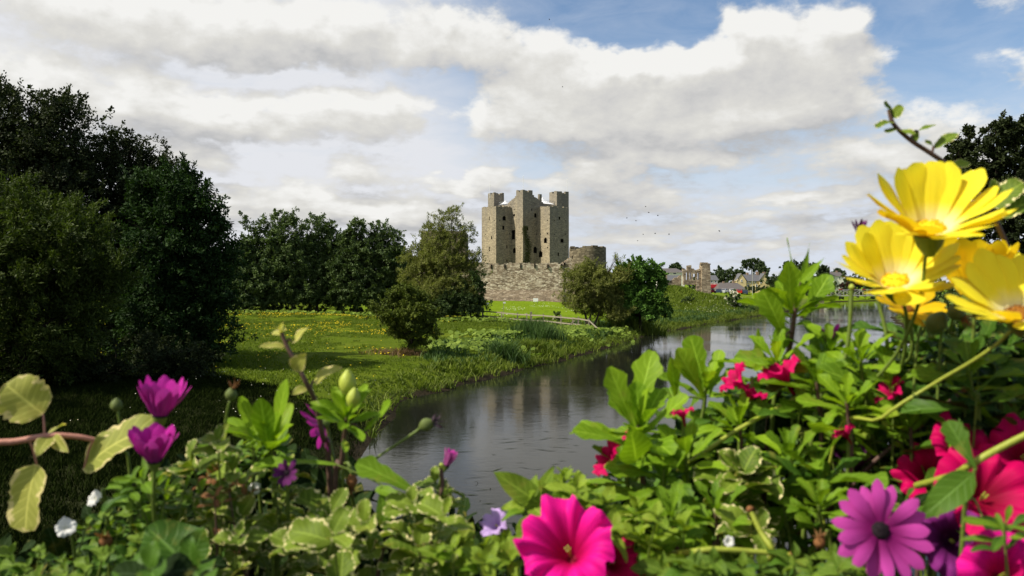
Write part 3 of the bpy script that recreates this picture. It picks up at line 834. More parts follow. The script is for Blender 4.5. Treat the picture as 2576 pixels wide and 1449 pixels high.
def round_tower():
    rng = np.random.default_rng(31)
    c = P(1478, HOR, 166.5); R = 47 * 166.5 / F
    root = empty('round_tower', 'ruined round stone tower with ragged top at the end of the curtain wall', 'tower', (c.x, c.y, 2.4))
    m = MB(); N = 44
    zt = lambda v: CAM_Z + (HOR - v) / F * 164
    outer_b, outer_m, outer_t, inner_t, inner_b = [], [], [], [], []
    for i in range(N):
        a = 6.2832 * i / N; d = Vector((math.cos(a), math.sin(a), 0))
        x = d.x
        z = zt(622) + rng.uniform(-.18, .12) if x > -.35 or d.y > .2 else zt(622) - (1 if x < -.7 else .4) * rng.uniform(.6, .9)
        outer_b.append(Vector((c.x, c.y, 1.8)) + d * (R * 1.14)); outer_m.append(Vector((c.x, c.y, zt(715))) + d * R)
        outer_t.append(Vector((c.x, c.y, z)) + d * R * .985); inner_t.append(Vector((c.x, c.y, z)) + d * (R - 1.3)); inner_b.append(Vector((c.x, c.y, 6)) + d * (R - 1.3))
    m.grid([outer_b, outer_m, outer_t, inner_t, inner_b], True)
    for i in range(N):
        if rng.random() < .7:
            a = 6.2832 * (i + rng.random()) / N; d = Vector((math.cos(a), math.sin(a), 0))
            hh = rng.uniform(.15, .45)
            m.box(outer_t[i] - d * .5 + Vector((0, 0, hh / 2 - .05)), .7, .8, hh, d.cross(UP), d, UP)
    m.build('tower_wall', M['tower'], root)
    # broken wall climbing from the curtain wall to the tower
    s_ = MB(); us = [1412, 1420, 1427, 1434, 1440, 1446, 1452, 1458, 1464]; vs = [661, 657, 652, 646, 645, 640, 634, 629, 627]
    for i in range(len(us)):
        q = P(us[i] + 3.5, HOR, 164.6); z = zt(vs[i]) + rng.uniform(-.1, .1)
        s_.box((q.x, q.y + .9 + rng.uniform(-.01, .01), (z + 2) / 2), 7.0 * 164.6 / F - .004, 1.7, z - 2)
        s_.box((q.x + rng.uniform(-.1, .1), q.y + .9, z + .1), .3, .9, .25)
    s_.build('broken_wall', M['curtain'], root)
    for u, v in ((1441, 647), (1452, 660), (1420, 664)):
        q = P(u, v, 164.6); k = MB(); k.box((q.x, q.y, q.z), .35, .4, .6); k.build('loophole', M['recess'], root)
round_tower()
def gate_tower():
    rng = np.random.default_rng(41)
    c = P(1119.5, HOR, 176); W_ = 112 * 172 / F
    root = empty('gate_tower', 'square dark stone wall tower standing behind the olive willow', 'tower', (c.x, c.y, 2.4))
    zt = CAM_Z + (HOR - 583) / F * 172
    m = MB(); m.box((c.x, c.y + 1, (zt + 2) / 2), W_, 10, zt - 2)
    for i in range(16):
        hh = rng.uniform(.1, .3); m.box((c.x - W_ / 2 + (i + .5) * W_ / 16, c.y - 3.6, zt + hh / 2 - .02), W_ / 16 - .01, .7, hh)
    m.build('tower_wall', M['tower'], root)
    for u, v in ((1090, 615), (1150, 640)):
        q = P(u, v, 172); k = MB(); k.box((q.x, q.y, q.z), .5, .3, 1.3); k.build('arrow_slit', M['recess'], root)
gate_tower()
# lodge chimney visible between the trees
q = P(1023, 700, 150); root = empty('gate_lodge', 'small grey stone ruin peeping out between the dark trees and the willow', 'ruin', (q.x, 150, 2.4))
m = MB(); m.box((q.x, 150, 7), 2.0, 2.5, 9.6); m.box((q.x - .6, 150, 12.1), .5, 2.0, .7); m.box((q.x + .5, 150, 12.0), .7, 2.0, .4); m.build('wall', M['tower'], root)

# ------------------------------------------------------------------ river gate ruin
def river_gate():
    rng = np.random.default_rng(51); Y = 186.0; k = Y / F
    ux = lambda x: P(1408.7 + .28645 * x, HOR, Y).x
    vz = lambda y: CAM_Z + (HOR - (590.3 + .28645 * y)) * k
    root = empty('river_gate_ruin', 'roofless ruined stone gate with one tall pier on the grassy mound', 'ruin', (ux(1270), Y, 3.2))
    m = MB()                      # tall pier
    rows = []
    for z, w0, w1 in ((vz(560), 1228, 1316), (vz(430), 1232, 1311), (vz(300), 1236, 1307), (vz(262), 1238, 1305)):
        rows.append([Vector((ux(w0), Y - 1.4, z)), Vector((ux(w1), Y - 1.4, z)), Vector((ux(w1), Y + 1.6, z)), Vector((ux(w0), Y + 1.6, z))])
    m.grid(rows, True)
    for i in range(9):
        hh = rng.uniform(.15, .55); m.box((ux(1241 + 7.4 * i), Y - .6 + rng.uniform(-.3, .6), vz(262) + hh / 2 - .06), .72, 1.4, hh)
    m.poly(rows[-1])
    m.build('tall_pier', M['ruin'], root)
    m = MB(); pt = lambda t, z: Vector((t, Y - .5, z))
    holes = [(ux(1110), vz(365), .36, 1.7), (ux(1141), vz(362), .3, 1.5), (ux(1176), vz(372), .55, 1.5), (ux(1211), vz(366), .34, 1.6), (ux(1227), vz(392), .25, .7)]
    holed_face(m, pt, ux(1080), ux(1237), vz(440), vz(312), holes)
    holed_face(m, lambda t, z: Vector((t, Y + .5, z)), ux(1080), ux(1237), vz(440), vz(312), holes)
    for i in range(16):
        x = 1084 + i * 9.7; t = vz(312); hh = rng.uniform(.2, .7) + (.9 if 1118 < x < 1150 else 0)
        m.box((ux(x), Y + rng.uniform(-.05, .05), t + hh / 2 - .3), .38 + rng.uniform(0, .2), 1.02, hh)
    m.poly([(ux(1080), Y - .5, vz(440)), (ux(1080), Y + .5, vz(440)), (ux(1080), Y + .5, vz(312)), (ux(1080), Y - .5, vz(312))])
    for h in holes:              # deep reveals
        for sx in (-1, 1):
            m.box((h[0] + sx * (h[2] / 2 + .08), Y, h[1]), .14, .96, h[3] + .1)
    m.build('arcade_wall', M['ruin'], root)
    m = MB()                     # wall foot and curved buttress under the arcade
    for i in range(6):
        m.box((ux(1195 + 8 * i), Y - .2 - .02 * i, vz(470 + 6 * i)), .21, 1.6 - .03 * i, 3.0 - .15 * i)
    m.build('buttress', M['ruin'], root)
    m = MB()                     # low wall sloping down on the other side
    for i in range(13):
        x = 945 + 11 * i; zt = vz(412 - max(0, i - 3) * 6.4) + rng.uniform(-.15, .15)
        m.box((ux(x), Y + 2.5, (zt + 3) / 2), .285, .9 - .01 * (i % 3), zt - 3)
    m.box((ux(940), Y + 2.2, (vz(345) + 3) / 2), .75, 1.1, vz(345) - 3)
    m.build('low_wall', M['ruin'], root)
river_gate()

# ------------------------------------------------------------------ fence on the meadow
def fence():
    rng = np.random.default_rng(61)
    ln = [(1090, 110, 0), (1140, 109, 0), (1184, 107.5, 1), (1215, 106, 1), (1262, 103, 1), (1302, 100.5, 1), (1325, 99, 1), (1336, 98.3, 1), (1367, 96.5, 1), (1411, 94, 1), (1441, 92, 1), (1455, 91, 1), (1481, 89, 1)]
    pts = []
    for u, Y, l in ln:
        p = P(u, HOR, Y); p.z = hz(p.x, Y); pts.append((p, l, u))
    root = empty('wooden_fence', 'weathered wooden post and rail fence crossing the meadow below the lawn', 'fence', pts[6][0])
    for i, (p, l, u) in enumerate(pts):
        hh = 1.25 + (.25 if u in (1336,) else rng.uniform(-.05, .1)); t = .15 + (.12 if u == 1336 else 0)
        m = MB(); m.box(p + Vector((0, 0, hh / 2 - .15)), t, t, hh + .3, Vector((1, .1 * rng.normal(), 0)).normalized())
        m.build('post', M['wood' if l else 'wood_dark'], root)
    for (p, l, u), (q, l2, u2) in zip(pts[:-1], pts[1:]):
        for z in (.42, 1.08):
            m = MB(); sag = Vector((0, 0, rng.uniform(-.04, .04)))
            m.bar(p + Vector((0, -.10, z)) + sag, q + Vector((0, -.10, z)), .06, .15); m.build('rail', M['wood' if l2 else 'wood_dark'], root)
    p = pts[-1][0]; e = P(1510, 0, 84); e.z = hz(e.x, 84) + .1
    for a, b in ((p + Vector((0, -.1, 1.1)), e + Vector((0, 0, .12))), (p + Vector((.1, -.1, .4)), e + Vector((-.6, 0, 0)))):
        m = MB(); m.bar(a, b, .06, .15); m.build('rail', M['wood'], root)
    a = pts[-3][0]
    m = MB(); m.bar(a + Vector((-.7, -.15, .1)), a + Vector((.35, -.15, .95)), .08, .12); m.build('brace', M['wood'], root)
fence()
# notice board on the lawn
q = P(1347.5, 752.5, 150); z0 = hz(q.x, 150)
root = empty('notice_board', 'small blank white notice board standing on the bright lawn', 'sign', (q.x, 150, z0))
m = MB(); m.box((q.x, 150, z0 + .75), .92, .06, .62); m.build('panel', M['white'], root, bevel=.012)
for sx in (-.33, .33):
    m = MB(); m.box((q.x + sx, 150.05, z0 + .2), .06, .05, .62); m.build('leg', M['wood_dark'], root)
for lab, u, Y, hh in (('dark thin stake beside the fence at the edge of the willow shade', 1213, 112, 2.0), ('thin stake with small white cap, second from the willow', 1225, 112, 1.9), ('lone thin stake with white cap further along the fence', 1267, 113, 2.0)):
    p = P(u, 0, Y); p.z = hz(p.x, Y)
    root = empty('marker_stake', lab, 'stake', p, 'thin stakes behind the fence')
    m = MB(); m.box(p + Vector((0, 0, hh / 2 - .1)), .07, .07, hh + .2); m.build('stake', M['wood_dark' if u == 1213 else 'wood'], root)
    if u != 1213:
        m = MB(); m.box(p + Vector((.1, 0, hh + .06)), .34, .1, .2); m.build('cap', M['white'], root)

# ------------------------------------------------------------------ village beyond the ruin
def gable_house(name, label, cat, u0, u1, veave, vridge, Y, depth, wall, roof, gables=(), windows=(), chimneys=(), zb=3.2, hip=False, fascia=None):
    k = Y / F; x0, x1 = P(u0, 0, Y).x, P(u1, 0, Y).x
    ze, zr = CAM_Z + (HOR - veave) * k, CAM_Z + (HOR - vridge) * k
    root = empty(name, label, cat, ((x0 + x1) / 2, Y + depth / 2, zb))
    m = MB(); m.box(((x0 + x1) / 2, Y + depth / 2, (ze + zb - .5) / 2), x1 - x0, depth, ze - zb + .5)
    if not hip:
        for x in (x0, x1):
            m.poly([(x, Y, ze), (x, Y + depth, ze), (x, Y + depth / 2, zr - .1)])
    m.build('wall', M[wall], root)
    r = MB(); ov = .35; hi = (x1 - x0) * .22 if hip else 0
    a, b, c, d = (x0 - ov, Y - ov, ze - .1), (x1 + ov, Y - ov, ze - .1), (x1 + ov - hi, Y + depth / 2, zr), (x0 - ov + hi, Y + depth / 2, zr)
    e, f = (x0 - ov, Y + depth + ov, ze - .1), (x1 + ov, Y + depth + ov, ze - .1)
    r.poly([a, b, c, d]); r.poly([f, e, d, c])
    if hip: r.poly([e, a, d]); r.poly([b, f, c])
    r.poly([a, e, f, b])
    ro = r.build('roof', M[roof], root)
    for gu in gables:          # front gable
        gx = P(gu, 0, Y).x; gm = MB(); gw = 1.6
        gm.poly([(gx - gw, Y - .6, zb), (gx + gw, Y - .6, zb), (gx + gw, Y - .6, ze), (gx, Y - .6, zr + .2), (gx - gw, Y - .6, ze)])
        gm.poly([(gx - gw, Y - .6, zb), (gx - gw, Y, zb), (gx - gw, Y, ze), (gx - gw, Y - .6, ze)]); gm.poly([(gx + gw, Y - .6, zb), (gx + gw, Y, zb), (gx + gw, Y, ze), (gx + gw, Y - .6, ze)])
        gm.build('gable', M[wall], root)
        gr = MB()
        for s_ in (-1, 1):
            gr.poly([(gx, Y - .8, zr + .35), (gx, Y + depth / 2, zr + .35), (gx + s_ * (gw + .25), Y + 1.5, ze + .05), (gx + s_ * (gw + .25), Y - .8, ze + .05)])
        gr.build('gable_roof', M[roof], root)
    for (wu, wv, ww, wh, mt) in windows:
        c = P(wu, wv, Y); w_, h_ = ww * k, wh * k; fr = MB()
        yy = Y - .6 if any(abs(wu - g_) * k < 1.6 for g_ in gables) else Y
        for sx in (-1, 1): fr.box((c.x + sx * w_ / 2, yy - .04, c.z), .1, .12, h_ + .1)
        fr.box((c.x, yy - .05, c.z - h_ / 2 - .05), w_ + .2, .18, .08); fr.box((c.x, yy - .04, c.z + h_ / 2), w_ - .1, .12, .1)
        fo = fr.build('window', M['white'], root)
        g_ = MB(); g_.box((c.x, yy - .015, c.z), w_ - .1, .05, h_ - .05); g_.build('pane', M[mt], fo)
    for (cu, cv, cw) in chimneys:
        c = P(cu, cv, Y + depth / 2); ch = MB(); ch.box((c.x, Y + depth / 2, (c.z + zr - .5) / 2), cw * k, .9, c.z - zr + .5); co = ch.build('chimney', M['terracotta'], ro)
        po = MB()
        for s_ in (-.25, .25): po.tube([(c.x + s_, Y + depth / 2, c.z - .02), (c.x + s_, Y + depth / 2, c.z + .35)], [.13, .10], 7)
    return root
gable_house('stone_house', 'cream house with grey slate roof and end gable behind the green', 'house', 1862, 1928, 706.5, 690, 268, 8, 'plaster_cream', 'slate', (1864, 1922), [(1880, 709.5, 3, 5, 'glass'), (1887, 709.5, 3, 5, 'glass'), (1900, 709.5, 3, 5, 'glass'), (1912, 709.5, 3, 5, 'glass'), (1864, 706, 2.6, 5, 'glass'), (1882, 718, 4, 5, 'glass'), (1903, 718, 4, 5, 'glass')], [(1880, 685.5, 5), (1905, 683.5, 6), (1922, 684, 6)])
gable_house('shop_building', 'white corner building with bright red shopfront beside the ruin', 'shop', 1776, 1806, 704, 692, 264, 8, 'plaster_white', 'slate', (), [(1790, 708.5, 4, 5, 'glass'), (1800, 708.5, 4, 5, 'glass')], [])
k_ = 264 / F; sh = bpy.data.objects['shop_building']
m = MB(); c = P(1795.5, 719.5, 264); m.box((c.x, 263.9, c.z), 21 * k_, .35, 8 * k_); m.build('fascia', M['red'], sh)
m = MB(); c = P(1795.5, 729.5, 264); m.box((c.x, 263.95, c.z), 21 * k_, .2, 12 * k_); m.build('shopfront', M['red'], sh)
for u in (1789, 1795.5, 1802):
    m = MB(); c = P(u, 729, 264); m.box((c.x, 263.83, c.z), 4.4 * k_, .1, 8.5 * k_); m.build('shop_window', M['glass'], sh)
gable_house('low_building', 'low white building with wide brown hipped roof behind the parked cars', 'building', 1808, 1877, 727, 711, 258, 10, 'plaster_white', 'slate_brown', (), [(1835, 731, 5, 5, 'glass'), (1850, 731, 5, 5, 'glass'), (1865, 731, 5, 5, 'glass')], [(1820, 708, 4), (1845, 706, 5)], hip=True)
gable_house('hall_building', 'large pale building with brown roof left of the ruined gate', 'building', 1662, 1722, 685, 674, 290, 14, 'plaster_white', 'slate_brown', (), [(1680, 688, 8, 4, 'glass'), (1697, 688, 8, 4, 'glass')], [], hip=True)
gable_house('long_building', 'dark slate roofed building in front of the pale hall', 'building', 1664, 1712, 705, 692, 262, 8, 'plaster_white', 'slate', (), [(1675, 709, 5, 4, 'glass'), (1690, 709, 5, 4, 'glass')], [])
gable_house('brown_house', 'brown roofed house among trees near the footbridge', 'house', 2088, 2122, 694, 684, 330, 9, 'plaster_white', 'slate_brown', (), [(2098, 699, 4, 4, 'glass'), (2112, 699, 4, 4, 'glass')], [(2105, 681, 4)])
def car(name, label, u, Y, mat, along=True, seed=0):
    x = P(u, 0, Y).x; z = hz(x, Y)
    root = empty(name, label, 'car', (x, Y, z), 'cars parked beyond the green')
    root.rotation_euler = (0, 0, 0)
    prof = [(-2.1, .28), (2.1, .28), (2.14, .72), (1.75, .85), (.95, .92), (.35, 1.40), (-1.1, 1.44), (-1.75, .98), (-2.12, .92)]
    ax = Vector((.6, .8, 0)) if along else Vector((.2, .98, 0)); ay = Vector((-ax.y, ax.x, 0))
    w2 = lambda y, s: s * (.86 if y < 1.0 else .68)
    m = MB(); o = Vector((x, Y, z))
    L_ = [[o + ax * px + ay * w2(py, s) + UP * py for px, py in prof] for s in (-1, -.9, .9, 1)]
    L_[0] = [q + ay * .08 for q in L_[0]]; L_[3] = [q - ay * .08 for q in L_[3]]
    m.grid([r_ + [r_[0]] for r_ in L_]); m.poly(L_[0]); m.poly(list(reversed(L_[3])))
    m.build('body', M[mat], root, False, .05)
    for nm, pr in (('windscreen', [(.92, .95), (.42, 1.36)]), ('rear_window', [(-1.72, 1.02), (-1.18, 1.40)])):
        q = MB(); (x0, y0), (x1, y1) = pr; s0 = .03 if nm == 'windscreen' else -.03
        q.poly([o + ax * (x0 + s0) + ay * -.66 + UP * y0, o + ax * (x0 + s0) + ay * .66 + UP * y0, o + ax * (x1 + s0) + ay * .58 + UP * y1, o + ax * (x1 + s0) + ay * -.58 + UP * y1]); q.build(nm, M['glass'], root)
    for s_ in (-1, 1):
        q = MB(); q.poly([o + ax * px + ay * s_ * .865 + UP * py for px, py in ((.80, .97), (.30, 1.33), (-1.05, 1.36), (-1.55, 1.0))]); q.build('side_window', M['glass'], root)
        for px in (-1.3, 1.35):
            q = MB(); c = o + ax * px + ay * s_ * .80 + UP * .31
            q.tube([c - ay * .1, c + ay * .1], .31, 14); q.build('wheel', M['rubber'], root, True)
for lab, u, Y, mt in (('bright red car in front of the red shopfront', 1788, 246, 'car_red'), ('dark blue car between the red and silver cars', 1807, 246, 'car_blue'), ('silver car parked before the low building', 1824, 246, 'car_silver'), ('white car beside the silver car', 1841, 247, 'car_white'), ('dull red car near the flowering elder', 1859, 247, 'car_red'), ('dark car at the end of the parked row', 1873, 247, 'car_blue')):
    car('parked_car', lab, u, Y, mt, u % 2 == 0)
# street lamp
q = P(1893, 735, 240); z0 = hz(q.x, 240); zt = CAM_Z + (HOR - 677) / F * 240
root = empty('street_lamp', 'tall grey street lamp with curved arm in front of the cream house', 'street lamp', (q.x, 240, z0))
m = MB(); m.tube(smooth_path([(q.x, 240, z0 - .2), (q.x, 240, z0 + 4), (q.x - .05, 240, zt - .5), (q.x - .5, 240, zt), (q.x - 1.0, 240, zt + .1)], 4), .08, 7); m.build('pole', M['steel'], root, True)
m = MB(); m.box((q.x - 1.25, 240, zt + .08), .7, .22, .14); m.build('lamp_head', M['rail'], root, bevel=.03)
for lab, u, Y in (('white marker post on the far green nearest the elder', 1885.5, 205), ('white marker post on the far green beside the leafy shoot', 1913.5, 205), ('white marker post on the river bank, lowest of the three', 1910, 165)):
    p = P(u, 0, Y); p.z = hz(p.x, Y)
    root = empty('marker_post', lab, 'post', p, 'white marker posts by the river')
    m = MB(); m.box(p + Vector((0, 0, .25)), .20, .20, .75); m.build('shaft', M['white'], root, bevel=.02)
    m = MB(); m.box(p + Vector((0, 0, .66)), .26, .26, .08); m.build('cap', M['terracotta'], root)
# footbridge
def footbridge():
    Y = 236; x0, x1 = P(2050, 0, Y).x, P(2330, 0, Y).x; z = CAM_Z + (HOR - 744) / F * Y; zt = CAM_Z + (HOR - 729) / F * Y
    root = empty('truss_footbridge', 'pale steel truss footbridge crossing the river in the distance', 'bridge', ((x0 + x1) / 2, Y, z))
    m = MB(); m.box(((x0 + x1) / 2, Y + 1, z), x1 - x0, 2.4, .22); m.build('deck', M['steel'], root)
    n = 14; st = (x1 - x0) / n
    for yy in (Y - .2, Y + 2.2):
        m = MB(); m.bar((x0, yy, zt), (x1, yy, zt), .16); m.build('top_chord', M['steel'], root)
        for i in range(n + 1):
            m = MB(); m.bar((x0 + i * st, yy, z), (x0 + i * st, yy, zt), .12); m.build('upright', M['steel'], root)
            if i < n:
                m = MB(); a, b = (z + .1, zt - .08) if i % 2 else (zt - .08, z + .1)
                m.bar((x0 + i * st, yy, a), (x0 + (i + 1) * st, yy, b), .09); m.build('brace', M['steel'], root)
    for x in (x0 + 2, x1 - 2):
        m = MB(); m.box((x, Y + 1, (z - .12) / 2 - .4), 1.2, 2.6, z - .12 + .8); m.build('abutment', M['ruin'], root)
    for u in (2090, 2113, 2143, 2172):
        q = P(u, 0, Y); m = MB(); m.box((q.x, Y - .36, zt - .08), 1.0, .2, .24); fb = m.build('flower_box', M['wood_dark'], root)
        m = MB(); rng = np.random.default_rng(u)
        for i in range(30):
            m.box((q.x + rng.uniform(-.5, .5), Y - .36 + rng.uniform(-.1, .1), zt + .06 + rng.uniform(-.03, .14)), .1, .1, .1)
        m.build('blossom', M['pink_flowerbox'], fb)
footbridge()
# birds
rng = np.random.default_rng(71)
for i, (u, v) in enumerate([(1632, 535), (1655, 543), (1604, 606), (1618, 590), (1648, 588), (1683, 590), (1600, 556), (1577, 549), (1810, 582), (1624, 520), (1415, 219), (1382, 50)]):
    c = P(u, v, 120 + 10 * (i % 4)); m = MB(); s_ = .14
    m.tube([c + Vector((-s_ * .8, 0, 0)), c, c + Vector((s_ * .7, 0, .03)), c + Vector((s_ * 1.0, 0, .02))], [.011, .038, .027, .006], 6)
    for k in (-1, 1):
        up = rng.uniform(.1, .35)
        m.poly([c + Vector((.06, 0, .02)), c + Vector((.05, k * .16, up * .4)), c + Vector((-.10, k * .34, up * .6)), c + Vector((-.06, k * .05, .01))])
    place = ('above the ruined gate', 'beside its pair', 'low above the round tower', 'in the middle of the flock', 'near the flock edge', 'trailing the flock', 'over the sycamore', 'closest to the keep', 'alone over the distant trees', 'highest of the flock', 'alone under the big cloud', 'alone near the top of the sky')[i]
    tag(m.build('bird', M['bird']), 'tiny dark bird flying ' + place, 'bird', 'birds in the sky')
# ------------------------------------------------------------------ trees on the left bank
LG = 'big dark trees on the left bank'
tree('dark_tree', 'tallest dark broadleaf tree at the left edge of the photo', LG, 47, 60, [(60, 330, 150, 110), (-40, 330, 130, 110), (120, 400, 130, 100), (10, 480, 160, 130), (170, 520, 130, 130), (-80, 560, 160, 160), (100, 640, 180, 140), (20, 270, 50, 40), (110, 268, 60, 36), (170, 300, 50, 40)], 120000, .20, .12, .8, 'fol_dark', 'bark_dark', trunk_r=.35, seed=101, twigs=6, shell=.15)
tree('dark_tree', 'dark birch like tree with pointed top second from the left', LG, 50, 330, [(330, 390, 60, 55), (345, 440, 80, 60), (260, 440, 90, 70), (300, 530, 130, 110), (400, 400, 22, 28), (380, 520, 90, 90), (250, 620, 150, 120), (360, 660, 140, 130), (300, 780, 160, 120), (290, 350, 40, 30)], 105000, .19, .11, .75, 'fol_dark', 'bark_dark', trunk_r=.28, seed=102, twigs=6, shell=.15)
tree('ash_tree', 'dense green ash tree on the right side of the dark tree wall', LG, 46, 470, [(450, 500, 70, 70), (500, 540, 50, 50), (430, 590, 110, 90), (520, 620, 55, 50), (500, 720, 90, 90), (540, 760, 45, 80), (430, 760, 120, 110), (520, 850, 50, 60), (420, 880, 110, 90), (400, 470, 50, 40), (545, 690, 35, 40)], 95000, .23, .11, .7, 'fol_ash', 'bark_dark', trunk_r=.3, seed=103, twigs=5, shell=.15)
tree('willow_tree', 'broad yellow green tinged tree in front of the dark trees at the left edge', LG, 36, 60, [(60, 560, 110, 90), (-40, 560, 130, 100), (160, 600, 90, 80), (40, 680, 160, 110), (200, 700, 80, 80), (250, 740, 55, 60), (100, 800, 150, 100), (-60, 800, 160, 120), (290, 680, 40, 36), (40, 900, 170, 70)], 95000, .22, .07, .65, 'fol_willow', 'bark_dark', 'spray', shell=.4, per=80, trunk_r=.25, seed=104, twigs=4)
tree('undergrowth_bush', 'dark rounded bush under the left trees close to the water', LG, 40, 300, [(280, 900, 160, 80), (430, 930, 100, 60), (150, 920, 150, 80), (20, 940, 160, 90), (480, 900, 50, 50)], 42000, .16, .09, .4, 'fol_dark', 'bark_dark', trunk_r=.1, seed=105, cat='bush')
for i, (x_, y_, h_) in enumerate([(-30, 27, 14), (-27, 16, 13), (-40, 38, 16)]):  # unseen trees added to shade the near bank and darken the left trees
    k = F / y_; u_ = 1288 + x_ * k; v_ = HOR + (CAM_Z - h_ * .6) * k
    tree('dark_tree', ('unseen dark tree outside the left edge added to shade the near bank', 'unseen added shade tree outside the left edge standing closest to the bridge', 'tall unseen shade tree added outside the left edge behind the willow')[i], LG, y_, u_, [(u_ + a * k, v_ + b * k, 3.2 * k, 3.0 * k, c) for a, b, c in ((0, -2.5, 0), (-2.5, .5, 1), (2.2, .3, -1), (.3, 1.5, 2), (0, .8, -2))], 12000, .34, .22, .7, 'fol_dark', 'bark_dark', trunk_r=.3, seed=160 + i)
# row beyond the meadow
MG = 'row of alders beyond the meadow'
def alder(label, u, top, half, Y, seed, L=.34):
    rng = np.random.default_rng(seed); h = 775 - top; bl = [(u, top + 14, half * .22, 20)]
    bl += [(u + rng.uniform(-.4, .4) * half, top + h * .16, half * .42, h * .09), (u - half * .35, top + h * .32, half * .55, h * .12), (u + half * .35, top + h * .34, half * .55, h * .12), (u - half * .5, top + h * .55, half * .6, h * .15), (u + half * .5, top + h * .55, half * .6, h * .15), (u, top + h * .5, half * .6, h * .2), (u - half * .45, top + h * .80, half * .6, h * .14), (u + half * .45, top + h * .82, half * .6, h * .14), (u, top + h * .78, half * .6, h * .15)]
    for k in range(3): bl.append((u + rng.uniform(-.9, .9) * half, top + h * rng.uniform(.02, .25), half * .16, h * .07))
    tree('alder_tree', label, MG, Y, u, bl, 34000, L, L * .62, .75, 'fol_alder', 'bark_dark', trunk_r=.24, seed=seed, twigs=3, per=40, shell=.1)
for a in (('broad low alder next to the dark tree wall', 618, 610, 62, 116, 111), ('alder with round shoulder, second in the row', 672, 552, 66, 118, 112), ('tallest alder in the row with spiky top', 735, 536, 62, 117, 113), ('alder with twin tips in the middle of the row', 800, 546, 66, 119, 114), ('shorter alder filling the dip of the row', 852, 590, 50, 121, 115), ('alder with broad conical crown, third from the willow', 896, 552, 60, 117, 116), ('alder with open feathery top near the willow', 962, 566, 60, 118, 117), ('small alder at the right end of the row', 1008, 640, 36, 121, 118)):
    alder(*a)
# hedge bank under the row
tree('hedge', 'low dark hedge along the foot of the alder row', None, 121, 800, [(590 + 40 * i, 762, 36, 32) for i in range(13)], 26000, .3, .2, .4, 'fol_alder', 'bark_dark', trunk_r=.06, seed=119, cat='hedge')
# willows
tree('olive_willow', 'tall olive brown willow hiding the square wall tower', 'olive willows by the castle', 106, 1105, [(1118, 565, 34, 36), (1085, 595, 36, 36), (1165, 585, 26, 34), (1105, 650, 72, 60), (1055, 690, 50, 56), (1165, 700, 46, 56), (1105, 735, 90, 50), (1060, 755, 56, 32), (1165, 750, 50, 36), (1042, 650, 22, 26), (1192, 655, 20, 30), (1120, 690, 84, 80), (1100, 765, 80, 22), (1140, 540, 14, 16)], 105000, .30, .085, .62, 'fol_olive', 'bark', 'spray', trunk_r=.3, seed=121, twigs=8, stems=2, per=45)
tree('dark_skirt_bush', 'dark leafy bush spreading at the right foot of the tall willow', None, 104, 1170, [(1185, 725, 32, 44), (1200, 762, 28, 16), (1150, 755, 44, 32), (1110, 770, 56, 20), (1175, 770, 40, 16)], 24000, .3, .14, .5, 'fol_alder', 'bark_dark', trunk_r=.12, seed=122, cat='bush')
tree('olive_willow', 'smaller bare stemmed olive willow in front of the round tower', 'olive willows by the castle', 93, 1482, [(1468, 690, 34, 28), (1500, 686, 30, 24), (1440, 712, 30, 32), (1500, 722, 52, 36), (1450, 752, 38, 28), (1540, 712, 36, 34), (1530, 762, 50, 34), (1562, 690, 16, 20), (1480, 768, 44, 22), (1550, 655, 8, 10), (1478, 662, 12, 10), (1545, 785, 40, 16)], 46000, .30, .07, .5, 'fol_olive', 'bark', 'spray', trunk_r=.16, seed=123, twigs=9, stems=3, per=38, shell=.3)
tree('sycamore', 'dense bright green sycamore right of the round tower', None, 94, 1612, [(1600, 676, 34, 24), (1634, 690, 28, 26), (1580, 702, 34, 34), (1615, 725, 48, 42), (1648, 735, 26, 36), (1585, 755, 44, 38), (1630, 770, 40, 28), (1652, 762, 20, 26), (1560, 735, 26, 34), (1600, 788, 44, 14), (1562, 778, 24, 18)], 42000, .32, .22, .6, 'fol_syc', 'bark_dark', trunk_r=.22, seed=124, per=70)
tree('hawthorn', 'dark conical hawthorn standing alone on the meadow near the river', None, 56, 1033, [(1020, 748, 38, 26), (982, 756, 34, 22), (1060, 762, 34, 24), (1022, 795, 60, 32), (956, 772, 24, 16), (1076, 802, 28, 20), (1035, 834, 46, 20), (1038, 862, 26, 14), (1000, 730, 20, 12), (1042, 732, 18, 12), (1086, 836, 20, 9), (990, 826, 30, 20), (1042, 780, 50, 38), (946, 790, 14, 10), (1062, 860, 18, 8)], 46000, .15, .08, .28, 'fol_haw', 'bark_dark', trunk_r=.24, seed=125, per=45, flat=.45)
tree('elder_bush', 'rounded elder bush covered with cream flowers on the river bank', None, 155, 1846, [(1844, 748, 16, 13), (1852, 760, 17, 12), (1836, 756, 13, 10), (1846, 740, 9, 8)], 4500, .3, .2, .3, 'fol_elder', 'bark', trunk_r=.1, seed=126, cat='bush', blossom=900)
tree('elder_bush', 'small pale flowering bush beside the fence rail', None, 95, 1402, [(1402, 803, 9, 9), (1400, 792, 7, 8)], 1500, .16, .1, .16, 'fol_elder', 'bark', trunk_r=.05, seed=127, cat='bush', blossom=160)
